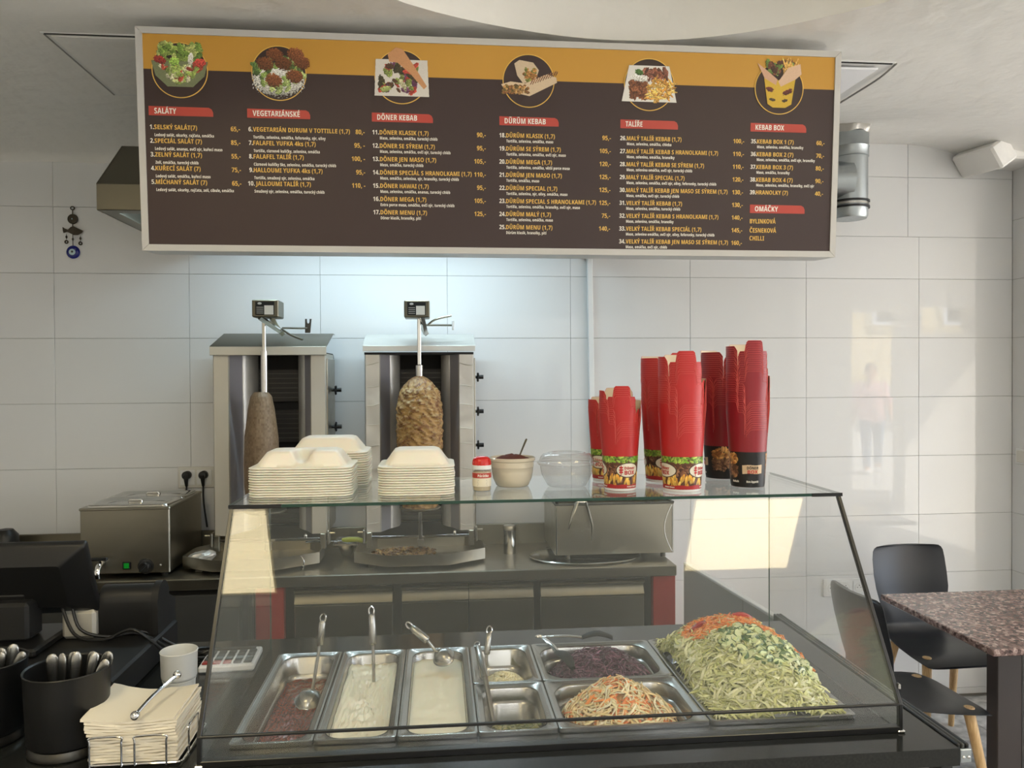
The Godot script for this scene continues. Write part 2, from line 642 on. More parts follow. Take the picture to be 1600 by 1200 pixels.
func room() -> void:
	var fl := struct("floor", span(Vector3(-3.7, -0.2, -0.2), Vector3(7.2, -0.012, 7.7)), X.grout)
	var fm := boxm(Vector3(0, -0.006, 0), Vector3(0.447, 0.012, 0.447), 0.001).done()
	for i in range(0, 10):
		for j in range(0, 7):
			var o := obj("tile", fm, X.floor_tile, fl)
			o.position = Vector3(0.95 + 0.45 * i, 0, 0.26 + 0.45 * j)
	obj("screed", span(Vector3(-3.6, -0.014, 0), Vector3(0.72, -0.001, 7.4)), X.floor_tile, fl)
	obj("screed", span(Vector3(0.72, -0.014, 3.19), Vector3(7.1, -0.001, 5.2)), X.floor_tile, fl)
	obj("screed", span(Vector3(0.72, -0.014, 5.2), Vector3(4.3, -0.001, 7.4)), X.floor_tile, fl)
	obj("screed", span(Vector3(5.23, -0.014, 0.03), Vector3(7.1, -0.001, 3.19)), X.floor_tile, fl)
	# tiled back wall
	var wb := struct("wall_back", span(Vector3(-3.7, -0.1, -0.2), Vector3(7.1, 3.2, -0.0065)), X.grout)
	var ys := [0.033, 0.334, 0.634, 0.934, 1.235, 1.536, 1.837, 2.137]
	for j in ys.size() - 1:
		for k in range(-4, 8):
			tile(wb, maxf(-3.6, -1.75 + 0.6 * k), minf(2.9598, -1.75 + 0.6 * (k + 1)), ys[j], ys[j + 1])
	tile(wb, -3.6, 2.9598, 0.0, 0.033)
	for r in [[2.137, 2.441], [2.441, 2.647]]:
		for k in range(-4, 4):
			tile(wb, maxf(-3.6, -1.75 + 0.6 * k), -1.75 + 0.6 * (k + 1), r[0], r[1])
	for r in [[2.137, 2.351], [2.351, 2.653], [2.653, 2.84]]:
		for k in range(0, 5):
			var off := 0.06 if r[0] > 2.2 else 0.0
			tile(wb, 0.65 if k == 0 else 0.65 + 0.6 * k - off, minf(2.9598, 0.65 + 0.6 * (k + 1) - off), r[0], r[1])
	# return wall on the right, a thick pier with the same tiles
	var wr := struct("wall_right", span(Vector3(2.9665, -0.1, -0.01), Vector3(7.1, 3.2, 0.28)), X.grout)
	var hold := Node3D.new()
	hold.name = "tiling"
	wr.add_child(hold)
	hold.transform = Transform3D(Basis(Vector3.UP, -PI / 2), Vector3(2.96, 0, 0))
	for j in range(0, 8):
		var hi: float = ys[j + 1] if j < 7 else 2.441
		tile(hold, 0.0, 0.28, ys[j], hi)
	for r in [[2.441, 2.741], [0.0, 0.033]]:
		tile(hold, 0.0, 0.28, r[0], r[1])
	struct("wall_left", span(Vector3(-3.8, -0.1, -0.2), Vector3(-3.6, 3.2, 7.7)), X.plaster)
	# shop front behind the camera, with a glazed door and a high window strip
	var wf := MB.new()
	for b in [[4.2, 4.86, 0, 3.2], [4.86, 5.51, 2.39, 3.2], [5.51, 5.61, 0, 3.2], [5.61, 5.68, 0, 1.82], [5.61, 5.74, 2.45, 3.2], [5.69, 5.74, 1.82, 2.45], [5.68, 5.74, 0, 1.82], [5.74, 6.4, 0, 2.13], [5.74, 6.4, 2.46, 3.2], [6.4, 7.2, 0, 3.2]]:
		var c := Vector3(b[0], b[2] - (0.1 if b[2] == 0 else 0.0), 5.0)
		wf.box((c + Vector3(b[1], b[3], 5.25)) / 2, Vector3(b[1], b[3], 5.25) - c)
	struct("wall_front", wf, X.plaster)
	struct("wall_rear", span(Vector3(-3.7, -0.1, 7.4), Vector3(4.4, 3.2, 7.7)), X.plaster)
	struct("wall_side", span(Vector3(4.2, -0.1, 5.2), Vector3(4.4, 3.2, 7.5)), X.plaster)
	# wide window in the right-hand end of the dining room
	var we := MB.new()
	for b in [[0.7, 1.1, -0.1, 3.2], [4.9, 5.6, -0.1, 3.2], [1.1, 4.9, -0.1, 0.4], [1.1, 4.9, 2.85, 3.2]]:
		var c := Vector3(7.0, b[2], b[0])
		we.box((c + Vector3(7.2, b[3], b[1])) / 2, Vector3(7.2, b[3], b[1]) - c)
	struct("wall_end", we, X.plaster)
	var wn := MB.new()
	for z in [1.12, 2.4, 3.65, 4.88]:
		wn.box(Vector3(7.1, 1.625, z), Vector3(0.07, 2.45, 0.05), 0.004)
	for y in [0.42, 2.83]:
		wn.box(Vector3(7.1, y, 3.0), Vector3(0.07, 0.05, 3.8), 0.004)
	struct("window_1", wn, X.white_paint)
	# ceiling: high slab and the lower plastered soffit with a curved edge
	struct("ceiling", span(Vector3(-3.8, 3.05, -0.2), Vector3(7.2, 3.25, 7.7)), X.plaster)
	var rows := []
	var xs := []
	var x := -3.6
	while x < 7.0:
		xs.append(x)
		x += 0.08
	xs.append(7.0)
	for j in 25:
		var r := PackedVector3Array()
		for xx in xs:
			var v := float(j) / 24
			v = pow(v, 1.5)
			var z := soffit_edge(xx) * v
			r.append(Vector3(xx, soffit_y(xx, z), z))
		rows.append(r)
	var top := PackedVector3Array()
	for xx in xs: top.append(Vector3(xx, 3.06, soffit_edge(xx)))
	rows.append(top)
	var sf := MB.new()
	sf.sheet(rows, false, false, true, 0.6)
	struct("ceiling_soffit", sf, X.plaster)
	# boxed-in beam where soffit and corner meet
	var bx := MB.new()
	bx.xf = Transform3D(Basis.from_euler(Vector3(0.05, 0.1, 0.62)), Vector3(2.705, 2.725, 0.13))
	bx.box(Vector3(), Vector3(0.11, 0.125, 0.26), 0.01)
	bx.xf = Transform3D()
	bx.box(Vector3(2.85, 2.765, 0.11), Vector3(0.3, 0.13, 0.22), 0.01)
	struct("trim_1", bx, X.plaster)
	# access panels let into the soffit
	var p1 := thing("ceiling_panel", "square white access panel in the ceiling left of the menu board", "panel", Vector3(-0.9, 2.72, 0.975))
	obj("frame", span(Vector3(-0.305, -0.006, -0.27), Vector3(0.305, 0.012, 0.275), 0.003), X.white_paint, p1)
	obj("shadow_gap", span(Vector3(-0.295, -0.0075, 0.262), Vector3(0.295, -0.002, 0.268)), X.soot, p1)
	obj("shadow_gap", span(Vector3(-0.299, -0.0075, -0.262), Vector3(-0.294, -0.002, 0.262)), X.grey_board, p1)
	obj("panel", span(Vector3(-0.282, -0.0085, -0.25), Vector3(0.282, 0.0, 0.252), 0.002), X.plaster, p1)
	var p2 := thing("ceiling_panel", "bright white access panel in the ceiling right of the menu board, sagging at one corner", "panel", Vector3(1.25, 2.715, 0.98))
	obj("frame", span(Vector3(-0.31, -0.004, -0.27), Vector3(0.31, 0.012, 0.268), 0.003), X.white_paint, p2)
	obj("shadow_gap", span(Vector3(-0.3, -0.006, 0.256), Vector3(0.298, 0.0, 0.264)), X.soot, p2)
	var pm := MB.new()
	pm.xf = Transform3D(Basis.from_euler(Vector3(0.02, 0.0, 0.012)), Vector3(-0.02, -0.012, 0.0))
	pm.box(Vector3(), Vector3(0.56, 0.008, 0.48), 0.002)
	obj("panel", pm, mat("panel_white", rgb(252, 252, 255), 0.6), p2)
	obj("edge_bead", tubed(curve([Vector3(0.312, -0.004, 0.262), Vector3(0.312, -0.014, 0.16), Vector3(0.305, -0.016, 0.02), Vector3(0.3, -0.01, -0.26)], 5), 0.0035, 6), X.grey_board, p2)

func street() -> void:
	struct("pavement", span(Vector3(4.4, -0.3, 5.25), Vector3(20, 0.09, 24)), X.floor_tile)
	var b := thing("apartment_building", "beige apartment house across the street, seen only as a reflection in the tiles", "building", Vector3(8, 0.09, 16))
	var wm := mat("render_beige", rgb(226, 202, 150), 0.8)
	obj("wall", span(Vector3(-9, 0, 0), Vector3(9, 9, 3)), wm, b)
	for i in 9:
		for j in 2:
			var w := obj("window", boxm(Vector3(), Vector3(1.0, 1.5, 0.12), 0.01), X.white_paint, b)
			w.position = Vector3(-8 + 2.0 * i, 3.6 + 3.0 * j, -0.03)
			var gp := obj("pane", boxm(Vector3(), Vector3(0.8, 1.3, 0.04)), X.steel_dark, w)
			gp.position = Vector3(0, 0, -0.06)
	obj("plinth", span(Vector3(-9, 0, -0.05), Vector3(9, 1.2, 0)), X.grey_board, b)

func hood_and_duct() -> void:
	var t := thing("extractor_hood", "stainless steel extractor hood on the wall above the grills, behind the menu board", "hood", Vector3(0, 0, 0))
	var xl := -1.146
	var xr := 0.69
	var sh := MB.new()
	# slanted canopy
	var pr := [Vector2(0.0, 2.25), Vector2(1.0, 2.25), Vector2(1.0, 2.315), Vector2(0.78, 2.505), Vector2(0.0, 2.505)]
	sh.xf = Transform3D(Basis(Vector3(0, 0, 1), Vector3(0, 1, 0), Vector3(1, 0, 0)), Vector3())
	var outer := [Vector2(1.0, 2.315), Vector2(0.78, 2.505), Vector2(0.01, 2.505), Vector2(0.01, 2.495), Vector2(0.775, 2.495), Vector2(0.99, 2.31)]
	sh.prism(outer, xl, xr, 0.9)
	for xx in [xl, xr - 0.006]:
		sh.prism([Vector2(0.01, 2.31), Vector2(1.0, 2.31), Vector2(1.0, 2.315), Vector2(0.78, 2.505), Vector2(0.01, 2.505)], xx, xx + 0.006, 0.9)
	obj("canopy", sh, X.steel_dull, t)
	var lip := MB.new()
	lip.box(Vector3((xl + xr) / 2, 2.27, 0.997), Vector3(xr - xl, 0.09, 0.008), 0.002)
	for xx in [xl + 0.004, xr - 0.004]:
		lip.box(Vector3(xx, 2.27, 0.505), Vector3(0.008, 0.09, 0.985), 0.002)
	lip.box(Vector3((xl + xr) / 2, 2.228, 0.972), Vector3(xr - xl, 0.006, 0.05))
	lip.box(Vector3(xl + 0.028, 2.228, 0.49), Vector3(0.05, 0.006, 0.93))
	obj("lip", lip, X.steel_dull, t)
	# tube light under the canopy
	var tl := obj("lamp_housing", span(Vector3(-0.85, 2.42, 0.42), Vector3(0.45, 2.45, 0.5), 0.004), X.white_paint, t)
	var gm := StandardMaterial3D.new()
	gm.albedo_color = Color(0.9, 0.95, 1)
	gm.emission_enabled = true
	gm.emission = Color(0.82, 0.93, 1.0)
	gm.emission_energy_multiplier = 3.0
	obj("lamp_tube", tubed([Vector3(-0.82, 2.405, 0.46), Vector3(0.42, 2.405, 0.46)], 0.013, 10), gm, tl)
	var l := AreaLight3D.new()
	l.name = "tube_glow"
	l.area_size = Vector2(1.2, 0.03)
	l.light_color = Color(0.84, 0.95, 1.0)
	l.light_energy = 0.85
	l.area_range = 8.0
	l.area_attenuation = 2.0
	l.shadow_enabled = true
	l.rotation = Vector3(-PI / 2, 0, 0)
	l.position = Vector3(-0.2, 2.388, 0.46)
	t.add_child(l)
	# round duct going up through the ceiling
	var d := thing("ventilation_duct", "round galvanised ventilation duct right of the menu board, ending in a cap", "duct", Vector3(1.915, 0, 0.3))
	var r := 0.078
	obj("pipe", lathed([[0, 2.375], [r - 0.006, 2.375], [r, 2.385], [r, 2.425], [r, 2.74]], 40), X.zinc, d)
	var rg := MB.new()
	for y in [2.425, 2.452]:
		rg.lathe([[r, y - 0.005], [r + 0.008, y - 0.004], [r + 0.008, y + 0.004], [r, y + 0.005]], 40)
	obj("rubber_seal", rg, X.black_plastic, d)
	obj("collar", lathed([[r, 2.438], [r + 0.006, 2.434], [r + 0.006, 2.444], [r, 2.44]], 40), X.steel_bright, d)
	obj("sleeve", lathed([[r, 2.655], [r + 0.004, 2.658], [r + 0.004, 2.7], [r + 0.006, 2.703], [r + 0.004, 2.706], [r + 0.004, 2.765], [r - 0.002, 2.768]], 40), X.zinc, d)
	var cr := MB.new()
	var rows := []
	for j in 4:
		var row := PackedVector3Array()
		for i in 48:
			var a := TAU * i / 48
			var q := r + 0.004 + (0.006 + 0.006 * sin(a * 7.0 + j)) * (1 if j in [1, 2] else 0)
			row.append(Vector3(cos(a) * q, 2.765 + j * 0.018 + 0.004 * sin(a * 5.0), sin(a) * q))
		rows.append(row)
	cr.sheet(rows, true, false, true, 0.3)
	obj("foil_seal", cr, X.foil, d)
	var br := MB.new()
	br.xf = Transform3D(Basis(Vector3(0, 0, 1), PI / 2), Vector3(-0.02, 2.55, 0))
	br.lathe([[0.10, 0.0], [0.088, 0.06], [0.075, 0.12], [0.075, 1.18]], 36)
	obj("branch", br, X.zinc, d)

func board_text(b: Node3D, called: String, mm: Material, lines: Array) -> void:
	var st := SurfaceTool.new()
	for l in lines:   # text, x, baseline, cap height, bold, align right, width per unit
		var m := lettering(l[0], l[3], 0.0, l[4])
		var bb := m.get_aabb()
		var sx: float = l[6]
		var x: float = l[1] - (bb.end.x * sx if l[5] else 0.0)
		st.append_from(m, 0, Transform3D(Basis.from_scale(Vector3(sx, 1, 1)), Vector3(x, l[2], 0.0465)))
	obj(called, st.commit(), mm, b)

func menu_board() -> void:
	var b := thing("menu_board", "wide backlit-style menu board with yellow band, brown field and white frame under the ceiling", "sign", Vector3(-0.868, 2.0359, 1.3131))
	b.rotation.x = atan2(0.04, 0.6445)
	var W := 2.148
	var H := 0.646
	obj("back_box", span(Vector3(0.006, 0.006, -0.085), Vector3(W - 0.006, H - 0.006, 0.035)), X.frame_white, b)
	# mitred frame
	var f := 0.019
	for s in 4:
		var pts: Array = [[Vector2(0, 0), Vector2(W, 0), Vector2(W - f, f), Vector2(f, f)], [Vector2(W, 0), Vector2(W, H), Vector2(W - f, H - f), Vector2(W - f, f)], [Vector2(W, H), Vector2(0, H), Vector2(f, H - f), Vector2(W - f, H - f)], [Vector2(0, H), Vector2(0, 0), Vector2(f, f), Vector2(f, H - f)]][s]
		var mid := Vector2()
		for p in pts: mid += p / 4
		var q := []
		for p in pts: q.append(p + (mid - p).normalized() * 0.0006)
		var fm := MB.new()
		fm.prism(q, -0.09, 0.05)
		obj("frame", fm, X.frame_white, b)
	obj("brown_panel", span(Vector3(0.015, 0.015, 0.03), Vector3(W - 0.015, 0.527, 0.046)), X.sign_brown, b)
	obj("yellow_band", span(Vector3(0.015, 0.527, 0.03), Vector3(W - 0.015, H - 0.015, 0.046)), X.sign_yellow, b)
	var dc := [0.1222, 0.4062, 0.7657, 1.1517, 1.5284, 1.9471]
	for k in 6:
		var c := Vector3(dc[k], 0.525, 0.046)
		var ring := MB.new()
		ring.xf = Transform3D(Basis(Vector3.RIGHT, PI / 2), c)
		ring.lathe([[0.0, 0.0012], [0.0775, 0.0012]], 56)
		obj("disc", ring, X.sign_brown, b)
		var rim := MB.new()
		rim.xf = ring.xf
		rim.lathe([[0.0772, 0.0008], [0.0772, 0.0018], [0.0798, 0.0018], [0.0798, 0.0008]], 56)
		obj("disc_rim", rim, X.letter_yellow, b)
	food_prints(b, dc)
	# headings
	var heads := [["SALÁTY", 0.0304, 0.062, 0.394], ["VEGETARIÁNSKÉ", 0.3114, 0.137, 0.394], ["DÖNER KEBAB", 0.6767, 0.1192, 0.392], ["DÜRÜM KEBAB", 1.0621, 0.1267, 0.391], ["TALÍŘE", 1.439, 0.0538, 0.391], ["KEBAB BOX", 1.857, 0.0938, 0.391], ["OMÁČKY", 1.861, 0.0761, 0.137]]
	for h in heads:
		var w := 0.183 if h[0] != "OMÁČKY" else 0.181
		var bd := MB.new()
		bd.xf.origin = Vector3(h[1], h[3], 0)
		bd.prism([Vector2(0, 0), Vector2(w, 0), Vector2(w, 0.012), Vector2(w - 0.004, 0.021), Vector2(w - 0.012, 0.0255), Vector2(0, 0.0265)], 0.0455, 0.047)
		obj("heading_label", bd, X.sign_red, b)
		var m := MeshInstance3D.new()
		var lt := lettering(h[0], 0.0155, h[2], true)
		var o := obj("heading_lettering", lt, X.letter_white, b)
		o.position = Vector3(h[1] + 0.016, h[3] + 0.0055, 0.0474)
		m.free()
	var nx := [0.0318, 0.314, 0.6776, 1.0617, 1.4385, 1.8596]
	var px := [0.2895, 0.6547, 1.0201, 1.4094, 1.8372, 2.1022]
	var nm := [0.0125, 0.0128, 0.0217, 0.0209, 0.0213, 0.0197]
	var items := [
		[["1.", "SELSKÝ SALÁT(7)", "65,-", "Ledový salát, okurky, rajčata, omáčka"], ["2.", "SPECIÁL SALÁT (7)", "85,-", "Ledový salát, ananas, ovčí sýr, kuřecí maso"], ["3.", "ZELNÝ SALÁT (1,7)", "55,-", "Zelí, omáčka, turecký chléb"], ["4.", "KUŘECÍ SALÁT (7)", "75,-", "Ledový salát, omáčka, kuřecí maso"], ["5.", "MÍCHANÝ SALÁT (7)", "65,-", "Ledový salát, okurky, rajčata, zelí, cibule, omáčka"]],
		[["6.", "VEGETARIÁN DURUM V TOTTILLE (1,7)", "80,-", "Tortilla, zelenina, omáčka, feferonky, sýr, olivy"], ["7.", "FALAFEL YUFKA 4ks (1,7)", "95, -", "Tortilla, cizrnové kuličky, zelenina, omáčka"], ["8.", "FALAFEL TALÍŘ (1,7)", "100, -", "Cizrnové kuličky 5ks, zelenina, omáčka, turecký chléb"], ["9.", "HALLOUMI YUFKA 4ks (1,7)", "95,-", "Tortilla, smažený sýr, zelenina, omáčka"], ["10.", "JALLOUMI TALÍŘ (1,7)", "110, -", "Smažený sýr, zelenina, omáčka, turecký chléb"]],
		[["11.", "DÖNER KLASIK (1,7)", "90,-", "Maso, zelenina, omáčka, turecký chléb"], ["12.", "DÖNER SE SÝREM (1,7)", "95,-", "Maso, zelenina, omáčka, ovčí sýr, turecký chléb"], ["13.", "DÖNER JEN MASO (1,7)", "105,-", "Maso, omáčka, turecký chléb"], ["14.", "DÖNER SPECIÁL S HRANOLKAMI (1,7)", "110,-", "Maso, omáčka, zelenina, sýr, hranolky, turecký chléb"], ["15.", "DÖNER HAWAI (1,7)", "95,-", "Maso, zelenina, omáčka, ananas, turecký chléb"], ["16.", "DÖNER MEGA (1,7)", "105,-", "Extra porce masa, omáčka, ovčí sýr, turecký chléb"], ["17.", "DÖNER MENU (1,7)", "125,-", "Döner klasik, hranolky, pití"]],
		[["18.", "DÜRÜM KLASIK (1,7)", "95,-", "Tortilla, zelenina, omáčka, maso"], ["19.", "DÜRÜM SE SÝREM (1,7)", "105,-", "Tortilla, zelenina, omáčka, ovčí sýr, maso"], ["20.", "DÜRÜM MEGA (1,7)", "120,-", "Tortilla, zelenina, omáčka, větší porce masa"], ["21.", "DÜRÜM JEN MASO (1,7)", "125,-", "Tortilla, omáčka, maso"], ["22.", "DÜRÜM SPECIAL (1,7)", "125,-", "Tortilla, zelenina, sýr, olivy, omáčka, maso"], ["23.", "DÜRÜM SPECIAL S HRANOLKAMI (1,7)", "125,-", "Tortilla, zelenina, omáčka, hranolky, ovčí sýr, maso"], ["24.", "DÜRÜM MALÝ (1,7)", "75,-", "Tortilla, zelenina, omáčka, maso"], ["25.", "DÜRÜM MENU (1,7)", "140,-", "Dürüm klasik, hranolky, pití"]],
		[["26.", "MALÝ TALÍŘ KEBAB (1,7)", "100,-", "Maso, zelenina, omáčka, chleba"], ["27.", "MALÝ TALÍŘ KEBAB S HRANOLKAMI (1,7)", "110,-", "Maso, zelenina, omáčka, hranolky"], ["28.", "MALÝ TALÍŘ KEBAB SE SÝREM (1,7)", "110,-", "Maso, zelenina omáčka, ovčí sýr, turecký chléb"], ["29.", "MALÝ TALÍŘ SPECIAL (1,7)", "120,-", "Maso, zelenina, omáčka, ovčí sýr, olivy, feferonky, turecký chléb"], ["30.", "MALÝ TALÍŘ KEBAB JEN MASO SE SÝREM (1,7)", "130,-", "Maso, omáčka, ovčí sýr, turecký chléb"], ["31.", "VELKÝ TALÍŘ KEBAB (1,7)", "130,-", "Maso, zelenina, omáčka, turecký chléb"], ["32.", "VELKÝ TALÍŘ KEBAB S HRANOLKAMI (1,7)", "140,-", "Maso, zelenina, omáčka, hranolky"], ["33.", "VELKÝ TALÍŘ KEBAB SPECIÁL (1,7)", "145,-", "Maso, zelenina omáčka, ovčí sýr, olivy, feferonky, turecký chléb"], ["34.", "VELKÝ TALÍŘ KEBAB JEN MASO SE SÝREM (1,7)", "160,-", "Maso, omáčka, ovčí sýr, chléb"]],
		[["35.", "KEBAB BOX 1 (7)", "60,-", "Maso, zelenina, omáčka, hranolky"], ["36.", "KEBAB BOX 2 (7)", "70,-", "Maso, zelenina, omáčka, ovčí sýr, hranolky"], ["37.", "KEBAB BOX 3 (7)", "80,-", "Maso, omáčka, hranolky"], ["38.", "KEBAB BOX 4 (7)", "90,-", "Maso, zelenina, omáčka, hranolky, ovčí sýr"], ["39.", "HRANOLKY (7)", "40,-", ""]]]
	for c in 6:
		var num := []
		var nam := []
		var pri := []
		var des := []
		for i in items[c].size():
			var it = items[c][i]
			var y: float = 0.3545 - 0.0397 * i
			num.append([it[0], nx[c] if it[0] != "10." else 0.309, y, 0.0128, true, false, 0.86])
			nam.append([it[1], nx[c] + nm[c] + (0.004 if it[0] == "10." else 0.0), y, 0.0126, true, false, 0.875 if c == 4 else 0.90])
			pri.append([it[2], px[c], y - 0.001, 0.0132, true, true, 0.88])
			if it[3]: des.append([it[3], nx[c] + nm[c] + 0.0006, y - (0.0205 if c < 2 else 0.0148), 0.0084, true, false, 0.797])
		if c == 5:
			for k in 3: nam.append([["BYLINKOVÁ", "ČESNEKOVÁ", "CHILLI"][k], 1.8617, [0.1045, 0.0758, 0.0508][k], 0.0138, true, false, 0.8])
		board_text(b, "number_lettering", X.letter_white, num)
		board_text(b, "dish_lettering", X.letter_yellow, nam)
		board_text(b, "price_lettering", X.letter_yellow, pri)
		board_text(b, "ingredient_lettering", X.letter_white, des)

# flat printed food pictures: an image per picture, drawn here
var print_noise := noise(0.09, 88, 3)

func paint(w: int, h: int) -> Image:
	var im := Image.create(w, h, false, Image.FORMAT_RGBA8)
	im.fill(Color(0, 0, 0, 0))
	return im

func dab(im: Image, cx: float, cy: float, rx: float, ry: float, rot: float, c: Color, vary := 0.12) -> void:
	cx *= 1.6; cy *= 1.6; rx *= 1.6; ry *= 1.6
	var tone := 1.0 + rng.randf_range(-0.18, 0.12) * (1.0 if vary > 0.05 else 0.0)
	var ph := rng.randf_range(0, 900)
	var R := maxf(rx, ry)
	var cs := cos(rot)
	var sn := sin(rot)
	for y in range(maxi(0, int(cy - R)), mini(im.get_height() - 1, int(cy + R)) + 1):
		for x in range(maxi(0, int(cx - R)), mini(im.get_width() - 1, int(cx + R)) + 1):
			var dx := x - cx
			var dy := y - cy
			var u := (dx * cs + dy * sn) / rx
			var v := (-dx * sn + dy * cs) / ry
			var d := u * u + v * v
			if d < 1.0 + 0.7 * print_noise.get_noise_2d(x + ph, y):
				var k := tone * (1.0 + rng.randf_range(-vary, vary) - 0.3 * v * absf(v) + 0.45 * print_noise.get_noise_2d(x * 1.3 - ph, y * 1.3))
				im.set_pixel(x, y, Color(clampf(c.r * k, 0, 1), clampf(c.g * k, 0, 1), clampf(c.b * k, 0, 1), 1))

func fillpoly(im: Image, pts: Array, c: Color, vary := 0.04) -> void:
	var pk := PackedVector2Array()
	for q in pts: pk.append(q * 1.6)
	for y in im.get_height():
		for x in im.get_width():
			if Geometry2D.is_point_in_polygon(Vector2(x, y), pk):
				var k := 1.0 + rng.randf_range(-vary, vary)
				im.set_pixel(x, y, Color(clampf(c.r * k, 0, 1), clampf(c.g * k, 0, 1), clampf(c.b * k, 0, 1), 1))

